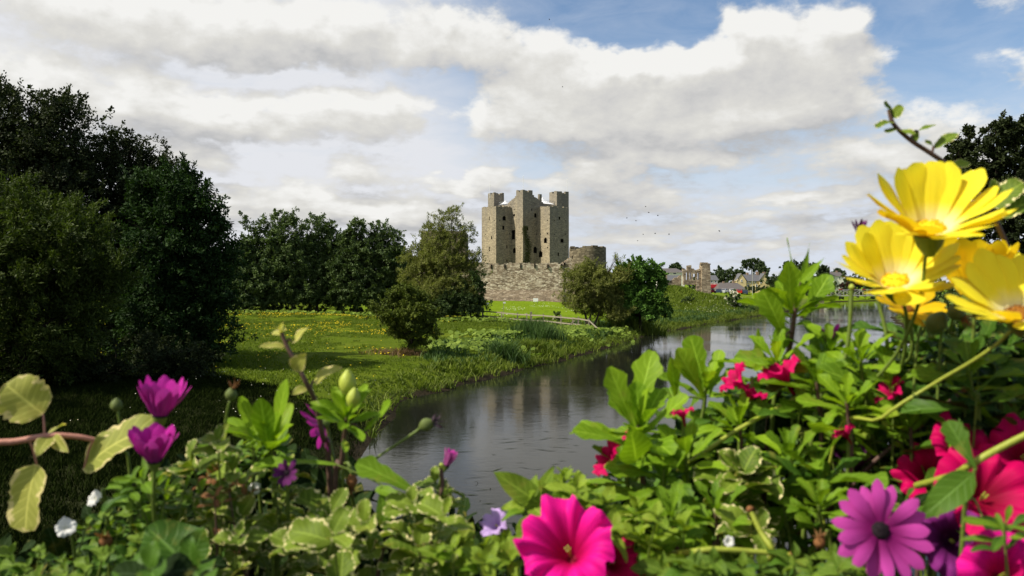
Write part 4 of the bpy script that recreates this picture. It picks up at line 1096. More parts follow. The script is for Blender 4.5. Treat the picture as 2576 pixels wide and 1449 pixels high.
# trees of the village
FG = 'distant village trees'
far = [('round dark tree crown behind the cream house', 1890, 662, 34, 24, 330), ('low tree left of the round crown', 1822, 690, 24, 16, 335), ('tree behind the low brown roof', 1850, 688, 22, 15, 330), ('small tree right behind the tall pier', 1800, 700, 16, 14, 325), ('pale tree beside the tall round crown', 1922, 676, 16, 14, 326), ('round tree behind the tall leafy shoot', 1990, 668, 26, 22, 320), ('dark tree right of the leafy shoot', 2030, 672, 20, 18, 318), ('tree above the brown house', 2066, 680, 22, 16, 330), ('bushy tree between cream house and shoot', 1950, 712, 28, 18, 262), ('wide tree beside the footbridge', 2040, 712, 32, 22, 262), ('tree behind the footbridge rail', 2150, 706, 36, 22, 300), ('tree in front of the yellow flowers far away', 2210, 704, 34, 24, 300), ('tree near the right end of the footbridge', 2270, 700, 40, 28, 290), ('little tree behind the pale hall', 1702, 672, 12, 8, 330), ('low tree beside the low building', 1872, 704, 15, 14, 300), ('dark tree peeping over the brown house', 2108, 686, 14, 10, 345)]
for i, (lab, u, v, ru, rv, Y) in enumerate(far):
    rng = np.random.default_rng(300 + i)
    bl = [(u, v, ru * .7, rv * .7)] + [(u + rng.uniform(-.6, .6) * ru, v + rng.uniform(-.45, .5) * rv, ru * .5, rv * .5) for _ in range(5)] + [(u + rng.uniform(-.4, .4) * ru, min(v + rv * 1.1, 728), ru * .6, rv * .6)]
    tree('village_tree', lab, FG, Y, u, bl, 3200, .75, .5, .7, 'fol_far', 'bark_dark', trunk_r=.3, seed=300 + i, per=30)
tree('copper_bush', 'reddish brown bush behind the footbridge', None, 262, 2135, [(2130, 718, 18, 14), (2145, 724, 16, 11)], 1800, .55, .4, .5, 'fol_copper', 'bark_dark', trunk_r=.12, seed=331, cat='bush')
tree('elder_bush', 'pale blossoming bush behind the footbridge rail', None, 258, 2096, [(2096, 719, 13, 8)], 1200, .5, .3, .4, 'fol_elder', 'bark', trunk_r=.1, seed=332, cat='bush', blossom=220)
tree('garden_hedge', 'long green hedge in front of the cream house', None, 250, 1915, [(1885 + 10 * i, 728, 8, 6) for i in range(8)], 2600, .5, .35, .4, 'fol_far', 'bark_dark', trunk_r=.05, seed=333, cat='hedge')
tree('far_hedge', 'dark hedge along the far bank beneath the footbridge', None, 262, 2180, [(2060 + 16 * i, 738, 13, 12) for i in range(16)], 5200, .5, .35, .5, 'fol_far', 'bark_dark', trunk_r=.05, seed=334, cat='hedge')
tree('mound_bush', 'small green bush on the slope of the grassy mound', None, 160, 1720, [(1722, 757, 13, 8), (1732, 753, 9, 8)], 1600, .26, .18, .25, 'fol_alder', 'bark_dark', trunk_r=.06, seed=335, cat='bush')
rng = np.random.default_rng(340)
bl = [px_blob(u, 722 - (8 if 1740 < u < 1760 else 0), 26, 10, 350 + rng.uniform(-15, 15)) for u in range(1640, 2560, 22)]
V, Q, A = crown(rng, bl, 9000, 1.0, .7, 1.0, per=30)
tag(arr_mesh('distant_woods', V, Q, M['fol_far'], None, A), kind='stuff')
# right bank
RG = 'trees on the right bank'
tree('poplar', 'narrow dark poplar at the upper right behind the yellow daisies', RG, 72, 2425, [(2430, 350, 20, 30), (2425, 390, 30, 36), (2430, 440, 34, 50), (2440, 520, 40, 70), (2435, 620, 44, 70), (2408, 380, 14, 12)], 22000, .28, .2, .42, 'fol_dark', 'bark_dark', trunk_r=.25, seed=141, twigs=4, per=45)
tree('poplar', 'broad dark poplar cut off by the right edge of the photo', RG, 70, 2540, [(2500, 340, 34, 36), (2550, 330, 40, 34), (2600, 350, 60, 60), (2490, 400, 44, 50), (2560, 430, 80, 70), (2620, 480, 80, 80), (2510, 500, 50, 60), (2560, 580, 70, 60), (2600, 660, 80, 80), (2520, 660, 50, 60)], 60000, .28, .2, .5, 'fol_dark', 'bark_dark', trunk_r=.35, seed=142, twigs=4, per=45)
for lab, Y, f_, bl, sd in (('dark bank bush below the poplars at the far end of the right bank', 96, 2350, [(2330, 745, 40, 44), (2380, 730, 50, 60), (2430, 740, 60, 60)], 151), ('large dark bank bush behind the yellow daisies', 62, 2430, [(2400, 800, 60, 60), (2460, 770, 80, 80), (2540, 790, 90, 90), (2370, 850, 40, 40)], 152), ('dark bank bush hidden behind the flower stems nearest the viewer', 42, 2500, [(2440, 910, 90, 80), (2540, 880, 110, 100), (2620, 900, 110, 110), (2380, 960, 60, 50), (2460, 1010, 110, 70)], 153)):
    tree('bank_bush', lab, RG, Y, f_, bl, 16000, .2, .12, .4, 'fol_alder' if sd != 153 else 'fol_dark', 'bark_dark', trunk_r=.1, seed=sd, cat='bush')

# ------------------------------------------------------------------ grass and reeds
rng = np.random.default_rng(201)
def on_land(x, y, lo, hi):
    d = bank_left(x, y); return (d > lo) & (d < hi)
parts = []
x, y = scatter(rng, 60000, (-18, 70, 28, 180), lambda x, y: on_land(x, y, .1, 2.6) & (y + .84 * x > 27.5))
keepn = rng.random(len(x)) < np.clip(60 / y, .25, 1) ; x, y = x[keepn], y[keepn]
cl = vnoise(x, y, 2.5, 11) + .5
parts.append(blades(rng, x, y, (.24 + .50 * cl ** 1.5) * np.clip((y - 40) / 16, .28, 1), .05 + .0006 * np.mean(y), .55, 9, .14))
V, Q, A = join(parts); tag(arr_mesh('bank_grass', V, Q, M['grassblade'], None, A), kind='stuff')
x, y = scatter(rng, 30000, (-9, 64, 31, 170), lambda x, y: on_land(x, y, -.55, .7))
V, Q, A = blades(rng, x, y, .30 + .35 * (vnoise(x, y, 2, 21) + .5), .06, .95, 8, .12)
V[:, 2] = np.maximum(V[:, 2], .02)
tag(arr_mesh('overhanging_grass', V, Q, M['grassblade'], None, A), kind='stuff')
# lush growth between hawthorn and fence, and under the sycamore
parts = []
x, y = scatter(rng, 26000, (-6, 75, 50, 200), lambda x, y: on_land(x, y, 1.0, 9.0) & (vnoise(x, y, 5, 17) + .03 * (x - 2) > .02))
parts.append(blades(rng, x, y, (.28 + .38 * (vnoise(x, y, 3, 18) + .5)), .10, .5, 8, .2))
V, Q, A = join(parts); tag(arr_mesh('bank_weeds', V, Q, M['reedblade'], None, A), kind='stuff')
x, y = scatter(rng, 95000, (-45, 30, 30, 116), lambda x, y: on_land(x, y, 1.0, 70) & (y + .84 * x > 27.5) & (vnoise(x, y, 6, 12) + vnoise(x, y, 1.6, 13) > -.12))
V, Q, A = blades(rng, x, y, .10 + .16 * (vnoise(x, y, 4, 14) + .5), .05, .6, 4, .12)
tag(arr_mesh('meadow_grass', V, Q, M['meadowblade'], None, A), kind='stuff')
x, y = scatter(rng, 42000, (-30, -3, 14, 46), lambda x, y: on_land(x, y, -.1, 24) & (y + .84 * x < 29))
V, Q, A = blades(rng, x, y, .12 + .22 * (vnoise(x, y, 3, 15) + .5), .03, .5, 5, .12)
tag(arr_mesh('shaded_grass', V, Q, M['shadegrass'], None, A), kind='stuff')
x, y = scatter(rng, 9000, (10, 70, 16, 140), lambda x, y: (bank_right(x, y) > .1) & (bank_right(x, y) < 5))
V, Q, A = blades(rng, x, y, np.full(len(x), .8), .07, .5, 7, .2)
tag(arr_mesh('right_bank_grass', V, Q, M['grassblade'], None, A), kind='stuff')
x, y = scatter(rng, 30000, (22, 75, 95, 215), lambda x, y: on_land(x, y, 3, 40))
V, Q, A = blades(rng, x, y, .25 + .5 * (vnoise(x, y, 6, 19) + .5), .12, .5, 5, .3)
tag(arr_mesh('mound_grass', V, Q, M['meadowblade'], None, A), kind='stuff')
def clump(name, label, cat, u, Y, n, hgt, wid, rx, ry, mat, lean=.25, per=7, kind=None):
    c = P(u, 0, Y); x = c.x + rng.normal(size=n) * rx; y = Y + rng.normal(size=n) * ry
    V, Q, A = blades(rng, x, y, np.full(n, hgt), wid, lean, per, .1)
    tag(arr_mesh(name, V, Q, M[mat], None, A), None if kind else label, None if kind else cat, kind=kind)
clump('reed_clump', 'tall dark green reed clump on the bank right of the broad leaved weeds', 'reeds', 1340, 75, 150, 1.5, .07, 1.0, .8, 'reedblade', .22)
clump('reed_clump', 'second reed clump lower down at the water edge', 'reeds', 1376, 70, 110, 1.5, .07, .6, .7, 'reedblade', .3)
clump('reed_clump', 'dark drooping sedge clump overhanging the water below the weeds', 'reeds', 1268, 58, 130, 1.1, .06, .7, .6, 'reedblade', .6)
clump('reed_clump', 'bright drooping grass clump between the sedge and the reeds', 'reeds', 1330, 63, 120, .9, .06, .9, .6, 'grassblade', .7)
clump('reed_clump', 'long grass clump at the water edge beneath the sycamore', 'reeds', 1600, 96, 170, 1.5, .09, 1.8, 1.2, 'grassblade', .4)
clump('dry_grass', 'rusty brown dry grass patch left of the hawthorn foot', 'dry grass', 975, 55.5, 60, .34, .05, .8, .9, 'drygrass', .9, kind='stuff')
clump('dry_grass', 'brown dry grass tuft around the hawthorn stem', 'dry grass', 1030, 55.6, 50, .5, .05, .5, .4, 'drygrass', .8, kind='stuff')
# broad leaved weeds
def broad_weeds(label, u, Y, n, rx, ry, seed):
    r = np.random.default_rng(seed); c = P(u, 0, Y)
    x = c.x + r.normal(size=n) * rx; y = Y + r.normal(size=n) * ry; z = height(x, y) + r.uniform(.15, .55, n)
    nv = 8; ang = np.linspace(0, 6.283, nv, endpoint=False)
    nr = rnd_unit(r, n) * .55 + np.array([0, -.25, 1]); nr /= np.linalg.norm(nr, axis=1, keepdims=True)
    a = np.cross(nr, rnd_unit(r, n)); a /= np.linalg.norm(a, axis=1, keepdims=True); b = np.cross(nr, a)
    R = r.uniform(.12, .27, n)
    V = np.array([x, y, z]).T[:, None, :] + R[:, None, None] * (np.cos(ang)[None, :, None] * a[:, None, :] + np.sin(ang)[None, :, None] * b[:, None, :]) - (R[:, None] * .25 * (np.arange(nv) % 2)[None, :])[:, :, None] * nr[:, None, :]
    V = V.reshape(-1, 3); k = np.arange(n)[:, None] * nv
    Q = np.concatenate([k + np.array([0, 1, 2, 3]), k + np.array([0, 3, 4, 7]), k + np.array([4, 5, 6, 7])])
    rr = np.repeat(r.random(n), nv)
    tag(arr_mesh('broad_leaved_weeds', V, Q, M['butterbur'], None, np.stack([rr * 0, rr * 0, rr], 1)), label, 'weeds')
broad_weeds('bright green patch of broad leaved weeds beside the reed clump', 1248, 74, 420, 1.3, 1.5, 221)
broad_weeds('low strip of broad leaved weeds in front of the fence', 1190, 101, 330, 4.0, 1.0, 222)
broad_weeds('yellowish leafy growth at the water edge below the fence end', 1480, 86, 420, 2.2, 2.2, 223)
broad_weeds('leafy growth on the bank between the reeds and the fence end', 1400, 78, 380, 1.7, 2.6, 224)
broad_weeds('leafy green growth on the bank right of the hawthorn', 1190, 63, 380, 1.9, 1.9, 225)
broad_weeds('leafy strip along the sunlit edge of the alder row', 780, 113, 700, 11, .6, 226)
# buttercups
x, y = scatter(rng, 65000, (-45, -7, 40, 114), lambda x, y: on_land(x, y, 2.5, 60) & (rng.random(len(x)) < np.clip((vnoise(x, y, 11, 31) + vnoise(x, y * 2.5, 4, 32) * .7 - .16 + .007 * (y - 75)) * 1.1, .006, .55)))
z = height(x, y) + rng.uniform(.14, .34, len(x)); n = len(x)
nr = rnd_unit(rng, n) * .5 + np.array([0, -.3, 1]); a = np.cross(nr, rnd_unit(rng, n)); a /= np.linalg.norm(a, axis=1, keepdims=True); b = np.cross(nr, a); b /= np.linalg.norm(b, axis=1, keepdims=True)
R = rng.uniform(.03, .06, n)[:, None]; p = np.stack([x, y, z], 1)
V = np.stack([p - a * R, p - b * R, p + a * R, p + b * R], 1).reshape(-1, 3); r = rng.random(n)
tag(arr_mesh('buttercup_flowers', V, np.arange(n * 4).reshape(-1, 4), M['buttercup'], None, np.repeat(np.stack([r * 0, r * 0, r], 1), 4, 0)), kind='stuff')
# white daisies and cow parsley
x, y = scatter(rng, 2600, (-12, 22, 112, 156), lambda x, y: on_land(x, y, 5, 90) & (vnoise(x, y, 5, 35) > .18))
x2, y2 = scatter(rng, 70, (-16, -6, 26, 42), lambda x, y: on_land(x, y, 1, 12))
x3, y3 = scatter(rng, 700, (30, 66, 130, 190), lambda x, y: on_land(x, y, 2, 14))
x = np.concatenate([x, x2, x3]); y = np.concatenate([y, y2, y3]); n = len(x); z = height(x, y) + rng.uniform(.2, .7, n) * np.where(y > 111, np.where(x > 25, 1, .3), 1)
p = np.stack([x, y, z], 1); R = np.where(y < 60, .022, .06)[:, None]
nr = rnd_unit(rng, n) * .5 + np.array([0, -.4, 1]); a = np.cross(nr, rnd_unit(rng, n)); a /= np.linalg.norm(a, axis=1, keepdims=True); b = np.cross(nr, a); b /= np.linalg.norm(b, axis=1, keepdims=True)
V = np.stack([p - a * R, p - b * R, p + a * R, p + b * R], 1).reshape(-1, 3); r = rng.random(n)
tag(arr_mesh('white_wildflowers', V, np.arange(n * 4).reshape(-1, 4), M['blossom'], None, np.repeat(np.stack([r * 0, r * 0, r], 1), 4, 0)), kind='stuff')
n = 420
y = 17 + 45 * rng.random(n) ** 1.6; x = rng.uniform(-5, 12, n) * (y / 40 + .5) + np.interp(y, [17, 31, 40, 56, 75], [3, 4, 6, 10, 18])
p = np.stack([x, y, np.full(n, .012)], 1); L_ = (rng.uniform(.12, .55, n))[:, None]; a = rng.normal(size=n) * .35
d = np.stack([np.cos(a), np.sin(a), 0 * a], 1); e = np.stack([-np.sin(a), np.cos(a), 0 * a], 1) * rng.uniform(.012, .035, n)[:, None]
V = np.stack([p - d * L_, p - e, p + d * L_ + e * .8, p + e], 1).reshape(-1, 3); r = rng.random(n)
tag(arr_mesh('floating_weed', V, np.arange(n * 4).reshape(-1, 4), M['shadegrass'], None, np.repeat(np.stack([r * 0, r * 0, r], 1), 4, 0)), kind='stuff')
# reeds standing in the water
for i, (u, v) in enumerate([(1565, 1005), (1527, 1007), (1340, 975), (1437, 968), (1393, 965), (1210, 1218), (1200, 1275), (1218, 1300), (1845, 890), (1880, 880), (1330, 1000), (1075, 1040)]):
    Y = CAM_Z * F / (v - HOR); c = P(u, v, Y); m = MB()
    for k in range(3 + i % 3):
        b = c + Vector((rng.uniform(-.5, .5), rng.uniform(-.9, .9), -.1)); h = rng.uniform(.06, .22) * (Y / 30) ** .8; d = rng.uniform(-.7, .7)
        m.tube(smooth_path([b, b + Vector((d * h * .3, 0, h * .8)), b + Vector((d * h * 1.1, 0, h * rng.uniform(.5, 1.1)))], 3), list(np.linspace(.009, .003, 7)) , 4, False)
    wh = ('by the lobed green shoot', 'left of the lobed green shoot', 'below the middle of the bank', 'near the castle reflection', 'in the bright castle reflection', 'in front of the lilac flower', 'just above the lilac flower', 'nearest the lilac flower', 'in the bright far water', 'in far water by the red petals', 'in the middle of the stream', 'near the dried flower head')[i]
    tag(m.build('water_weed', M['shadegrass']), 'thin dark weed stalks poking out of the water ' + wh, 'water weed', 'weed stalks in the river')
# ------------------------------------------------------------------ flower box on the bridge parapet
M['leaf_osteo'] = mat_leaf('daisy_leaf', (0.055, 0.125, 0.007), (0.170, 0.285, 0.014), trans=.36)
M['leaf_osteo_dark'] = mat_leaf('dark_daisy_leaf', (0.020, 0.060, 0.005), (0.070, 0.145, 0.011), trans=.18)  # darker daisy leaf: older leaves, plus shade painted into lower foliage
M['leaf_bright'] = mat_leaf('young_daisy_leaf', (0.110, 0.220, 0.008), (0.240, 0.375, 0.016), trans=.40)
M['leaf_var'] = mat_leaf('cream_edged_leaf', (0.050, 0.098, 0.008), (0.195, 0.265, 0.026), (0.88, 0.77, 0.40), .05, trans=.26, rough=.55)
M['leaf_yellow'] = mat_leaf('yellowing_leaf', (0.215, 0.245, 0.040), (0.420, 0.410, 0.095), (0.66, 0.56, 0.25), .14, trans=.35, rough=.55, patch=.4)
M['leaf_pet'] = mat_leaf('soft_petunia_leaf', (0.105, 0.180, 0.014), (0.245, 0.335, 0.030), trans=.38, rough=.5)
M['leaf_small'] = mat_leaf('small_trailing_leaf', (0.050, 0.105, 0.010), (0.150, 0.230, 0.022), trans=.32, rough=.5)
M['leaf_under'] = mat_leaf('shaded_leaf', (0.004, 0.011, 0.002), (0.016, 0.034, 0.005), trans=.05, rough=.7, spec=.05)  # near-black albedo puts the deep shade of the box into the leaves
M['leaf_brown'] = mat_leaf('withered_leaf', (0.090, 0.040, 0.018), (0.260, 0.130, 0.055), trans=.25, rough=.8, spec=.1)
M['stem_green'] = mat_plain('green_stem', (0.115, 0.165, 0.025), .5, .3, .25, 60)
M['stem_lime'] = mat_plain('lime_stem', (0.260, 0.300, 0.035), .5, .3, .2, 60)
M['stem_brown'] = mat_plain('brown_stem', (0.105, 0.060, 0.045), .6, .25, .3, 80)
M['stem_pink'] = mat_plain('pink_stem', (0.420, 0.190, 0.135), .55, .3, .2, 60)
M['bud'] = mat_plain('green_bud', (0.340, 0.400, 0.050), .5, .3, .3, 120)
M['bud_dark'] = mat_plain('dull_green_bud', (0.100, 0.130, 0.035), .6, .15, .3, 120)
M['bud_brown'] = mat_plain('dry_bud', (0.200, 0.090, 0.035), .8, .1, .4, 150)
M['pet_yellow'] = mat_petal('yellow_petal', (0.98, 0.96, 0.60), (0.96, 0.88, 0.045), None, .45, .08, .4, (0.92, 0.66, 0.014), .04, .42)
M['pet_orange'] = mat_petal('golden_petal', (0.90, 0.60, 0.03), (0.92, 0.60, 0.012), None, .38, .15, .4, (0.66, 0.30, 0.006), .02, .4)
M['pet_purple'] = mat_petal('magenta_petal', (0.20, 0.008, 0.11), (0.64, 0.075, 0.42), None, .34, .15, .45, (0.42, 0.10, 0.30), .08, .80)
M['pet_violet'] = mat_petal('deep_violet_petal', (0.18, 0.006, 0.10), (0.55, 0.030, 0.36), None, .36, .25, .45, (0.50, 0.045, 0.34), .05, .6)
M['pet_plum'] = mat_petal('wilting_plum_petal', (0.035, 0.008, 0.03), (0.13, 0.022, 0.115), None, .2, .4, .6, None, .05, .6)
M['pet_lilac'] = mat_petal('lilac_petal', (0.42, 0.24, 0.60), (0.60, 0.42, 0.78), None, .35, .15, .5, None, .05, .6)
M['pet_pink'] = mat_petal('hot_pink_petal', (0.50, 0.003, 0.08), (0.88, 0.010, 0.30), None, .30, .55, .42, None, .15, .75)
M['pet_crimson'] = mat_petal('crimson_petal', (0.24, 0.002, 0.025), (0.60, 0.002, 0.105), None, .30, .35, .42, None, .15, .75)
M['pet_dpurple'] = mat_petal('dark_purple_petal', (0.05, 0.006, 0.045), (0.22, 0.022, 0.19), None, .22, .45, .45, None, .15, .75)
M['pet_white'] = mat_petal('white_petal', (0.80, 0.80, 0.74), (0.84, 0.84, 0.80), None, .3, .05, .5)
M['disc_gold'] = mat_plain('golden_disc', (0.80, 0.48, 0.015), .8, .1, .45, 260)
M['disc_dark'] = mat_plain('dark_disc', (0.018, 0.013, 0.016), .9, .05, .6, 260)
M['disc_brown'] = mat_plain('brown_disc', (0.22, 0.09, 0.015), .8, .1, .5, 260)
M['soil'] = mat_plain('potting_soil', (0.035, 0.025, 0.018), .95, .05, .5, 40)
M['box_wood'] = mat_plain('stained_planter_wood', (0.10, 0.06, 0.035), .8, .2, .35, 12)
SOIL = CAM_Z - .45
FR = np.random.default_rng(777)
def kpx(Y): return Y / F
def leaf_geo(kind, L, W, rng, bend=.4, fold=.25, wave=.06, seg=None):
    nx = seg or {'lobed': 15, 'round': 15, 'scallop': 15, 'petal': 9, 'narrow': 11}.get(kind, 9)
    t = np.linspace(0, 1, nx + 1); y = np.array([-1, -.55, 0, .55, 1.0])
    if kind == 'lobed':
        w = (.10 + .90 * np.clip(t / .72, 0, 1) ** 1.15) * np.sqrt(np.clip(1 - np.clip((t - .70) / .31, 0, 1) ** 2.2, 0, 1))
        w *= 1 + .20 * np.cos(2 * np.pi * (t * rng.uniform(3.2, 4.4) + rng.uniform(0, .5))) * np.clip((t - .36) * 3, 0, 1) * (t < .97)
    elif kind == 'oblong':
        w = (.12 + .88 * np.clip(t / .6, 0, 1) ** .9) * np.sqrt(np.clip(1 - np.clip((t - .58) / .43, 0, 1) ** 2.0, 0, 1))
    elif kind == 'round':
        w = np.sqrt(np.clip(1 - (2 * t - 1) ** 2, 0, 1)) ** .85 * (1 + .07 * np.cos(2 * np.pi * t * 6.5))
        w[0] = .08
    elif kind == 'scallop':
        w = (np.clip(t / .30, 0, 1) ** .6) * np.sqrt(np.clip(1 - np.clip((t - .42) / .59, 0, 1) ** 2.0, 0, 1)) * (1 + .09 * np.cos(2 * np.pi * t * 6.0) * (t > .2))
        w[0] = .08
    elif kind == 'narrow':
        w = (.15 + .85 * np.sin(np.pi * np.clip(t, 0, 1) ** .8)) * (1 - t ** 3) * (1 + .14 * np.cos(2 * np.pi * t * 5))
    elif kind == 'petal':
        w = (.34 + .66 * np.clip(t / .62, 0, 1) ** .8) * np.sqrt(np.clip(1 - np.clip((t - .66) / .345, 0, 1) ** 2.4, 0, 1))
    else:
        w = np.sin(np.pi * np.clip(t, 0, 1) ** .72) ** .9
        w[0] = .08
    th = -bend * t ** 1.3
    dy = np.cos(th) * L / nx; dz = np.sin(th) * L / nx
    py = np.concatenate([[0], np.cumsum(dy[:-1])]); pz = np.concatenate([[0], np.cumsum(dz[:-1])])
    ph = rng.uniform(0, 6.28)
    X = (w[:, None] * W / 2) * y[None, :] * math.cos(fold)
    up = (w[:, None] * W / 2) * np.abs(y)[None, :] * math.sin(fold) + wave * W * np.sin(t[:, None] * 9 + ph + y[None, :] * 1.3) * np.abs(y)[None, :]
    nz, ny = np.cos(th)[:, None], -np.sin(th)[:, None]
    V = np.stack([X, py[:, None] + up * ny, pz[:, None] + up * nz], -1).reshape(-1, 3)
    i = (np.arange(nx)[:, None] * 5 + np.arange(4)[None, :]).ravel()
    Q = np.stack([i, i + 1, i + 6, i + 5], 1)
    A = np.stack([np.repeat(t, 5), np.tile(y, nx + 1), np.full((nx + 1) * 5, rng.random())], 1)
    return V, Q, A
def place(geo, pos, d, nrm):
    V, Q, A = geo
    d = Vector(d).normalized(); nrm = Vector(nrm); s = d.cross(nrm)
    if s.length < 1e-4: s = d.cross(Vector((.3, .5, .8)))
    s.normalize(); n = s.cross(d)
    R = np.array([tuple(s), tuple(d), tuple(n)])
    return V @ R + np.array(pos), Q, A
class Leaves:
    def __init__(s): s.p = []
    def add(s, kind, pos, d, nrm, L, W, rng, bend=.4, fold=.25, wave=.06):
        s.p.append(place(leaf_geo(kind, L, W, rng, bend, fold, wave), pos, d, nrm))
    def build(s, name, mat, parent=None):
        V, Q, A = join(s.p)
        return arr_mesh(name, V, Q, M[mat], parent, A)
def path3(pts, root=True, n=6):
    q = [P(*p) for p in pts]
    if root:
        e = q[-1]; d = (e - q[-2]).normalized()
        if d.z > -.6: q.append(e + d * .035 + Vector((0, .012, -.018)))
        e = q[-1]; q.append(Vector((e.x + d.x * .03, e.y + .03, SOIL - .01)))
    return smooth_path(q, n)
def along(path, t):
    f = t * (len(path) - 1); i = min(int(f), len(path) - 2); a, b = path[i], path[i + 1]
    return a.lerp(b, f - i), (a - b).normalized()
def rosette(lv, c, axis, n, L, W, kind, rng, e0=.25, e1=1.25, bend=.35, fold=.28):
    """leaves fanning from a shoot tip: outer ones lie low, inner ones stand"""
    axis = Vector(axis).normalized(); x = axis.cross(Vector((.31, .9, .2))).normalized(); y = axis.cross(x)
    for i in range(n):
        f = i / max(1, n - 1); el = e0 + (e1 - e0) * f + rng.uniform(-.12, .12); a = i * 2.399 + rng.uniform(-.25, .25)
        r = x * math.cos(a) + y * math.sin(a)
        d = r * math.cos(el) + axis * math.sin(el); nn = axis * math.cos(el) - r * math.sin(el)
        k = (1 - .45 * f) * rng.uniform(.85, 1.1)
        lv.add(kind, c - axis * L * .22 * (1 - f), d, nn + Vector(rng.normal(size=3)) * .16, L * k, W * k * rng.uniform(.8, 1.15), rng, bend * (1 - .3 * f) + rng.uniform(-.3, .45), fold + rng.uniform(-.1, .25), .08)
def pairs(lv, path, cnt, t0, t1, L, W, kind, rng, el=.45, bend=.5, fold=.2):
    for i in range(cnt):
        t = t0 + (t1 - t0) * i / max(1, cnt - 1)
        p, ax = along(path, t); x = ax.cross(Vector((.2, -.9, .3))).normalized(); y = ax.cross(x)
        for s_ in (0, math.pi):
            a = s_ + i * 1.5708 + rng.uniform(-.35, .35); r = x * math.cos(a) + y * math.sin(a)
            e = el + rng.uniform(-.25, .25); d = r * math.cos(e) + ax * math.sin(e)
            k = rng.uniform(.5, 1.25) * (.65 + .35 * min(1, t * 4 + .2))
            nn = (ax * math.cos(e) - r * math.sin(e)) + Vector((rng.uniform(-.5, .5), rng.uniform(-.4, .2), rng.uniform(0, .6)))
            lv.add(kind, p + r * .002, d, nn, L * k, W * k, rng, bend + rng.uniform(-.5, .8), fold + rng.uniform(-.1, .35), .09)
def stem_mesh(path, r0, r1, name, mat, parent, n=7):
    m = MB(); m.tube(path, list(np.linspace(r0, r1, len(path))), n); return m.build(name, M[mat], parent, True)
def bud_mesh(c, axis, L, R, name, mat, parent, tip=0.0, n=9):
    axis = Vector(axis).normalized(); x = axis.cross(Vector((.3, .9, .1))).normalized(); y = axis.cross(x); rows = []
    for i in range(8):
        t = i / 7; r = R * (math.sin(math.pi * min(.98, t * .86 + .10)) ** .8) * (1 - tip * t)
        rows.append([c + axis * L * t + (x * math.cos(6.2832 * k / n) + y * math.sin(6.2832 * k / n)) * r * (1 + .10 * (k % 2)) for k in range(n)])
    m = MB(); m.grid(rows, True); m.poly(list(reversed(rows[0]))); m.poly(rows[-1]); return m.build(name, M[mat], parent, True)

def daisy(name, label, group, c, axis, L, n, cup, petal, disc, stem, cat='daisy', wr=.24, seed=1, dr=.17, jit=.12, stem_mat='stem_green', bend=.25, rise=.6, tilt=0.0):
    rng = np.random.default_rng(seed); Y = c[2]; k = kpx(Y); C = P(*c); axis = Vector(axis).normalized(); L = L * k
    root = empty(name, label, cat, C - axis * L * .2, group)
    hd = MB(); x = axis.cross(Vector((.21, .1, .95))).normalized(); y = axis.cross(x); R = L * dr; rows = []
    for i in range(7):
        a = i / 6 * 1.5; rows.append([C + axis * (R * rise * math.sin(a)) + (x * math.cos(6.2832 * q / 16) + y * math.sin(6.2832 * q / 16)) * max(R * math.cos(a), R * .06) * (1 + .06 * ((q + i) % 2)) for q in range(16)])
    hd.grid(rows, True); hd.poly(rows[-1])
    for q in range(34):
        a = rng.uniform(0, 6.283); rr = R * math.sqrt(rng.random()) * .95; b = C + (x * math.cos(a) + y * math.sin(a)) * rr + axis * R * rise * math.sqrt(max(0, 1 - (rr / R) ** 2)) * .8
        hd.tube([b, b + axis * R * .22 + (x * math.cos(a) + y * math.sin(a)) * R * .06], [R * .075, R * .05], 5)
    head = hd.build('flower_head', M[disc], root, True)
    for i in range(n):
        a = 6.2832 * (i + rng.uniform(-.22, .22)) / n; r = x * math.cos(a) + y * math.sin(a); cu = cup + tilt * r.normalized().y + rng.uniform(-jit, jit) + (.10 if i % 2 else 0)
        d = r * math.cos(cu) + axis * math.sin(cu); nn = axis * math.cos(cu) - r * math.sin(cu)
        lk = rng.uniform(.88, 1.05) * (L - R * .75)
        V, Q, A = place(leaf_geo('petal', lk, L * wr * rng.uniform(.88, 1.12), rng, bend + rng.uniform(-.12, .12), -.12, .03), C + r * R * .75 + axis * (R * .05 * (i % 2)), d, nn)
        arr_mesh('petal', V, Q, M[petal], head, A)
    st = [C - axis * R * .1, C - axis * R * .9]
    m = MB(); m.tube(st + [C - axis * R * 1.6], [R * .98, R * .75, R * .30], 12); m.build('calyx', M['stem_green'], root, True)
    e = P(*stem[-1]); e0 = P(*stem[-2]) if len(stem) > 1 else C; e1 = e + (e - e0) * .5 + Vector((0, .05, -.035))
    sp = smooth_path([C - axis * R * 1.3] + [P(*q) for q in stem] + [e1, Vector((e1.x + (e1.x - e.x) * .3, e1.y + .02, SOIL - .01))], 6)
    stem_mesh(sp, 4.2 * k, 5.5 * k, 'stem', stem_mat, root)
    return root
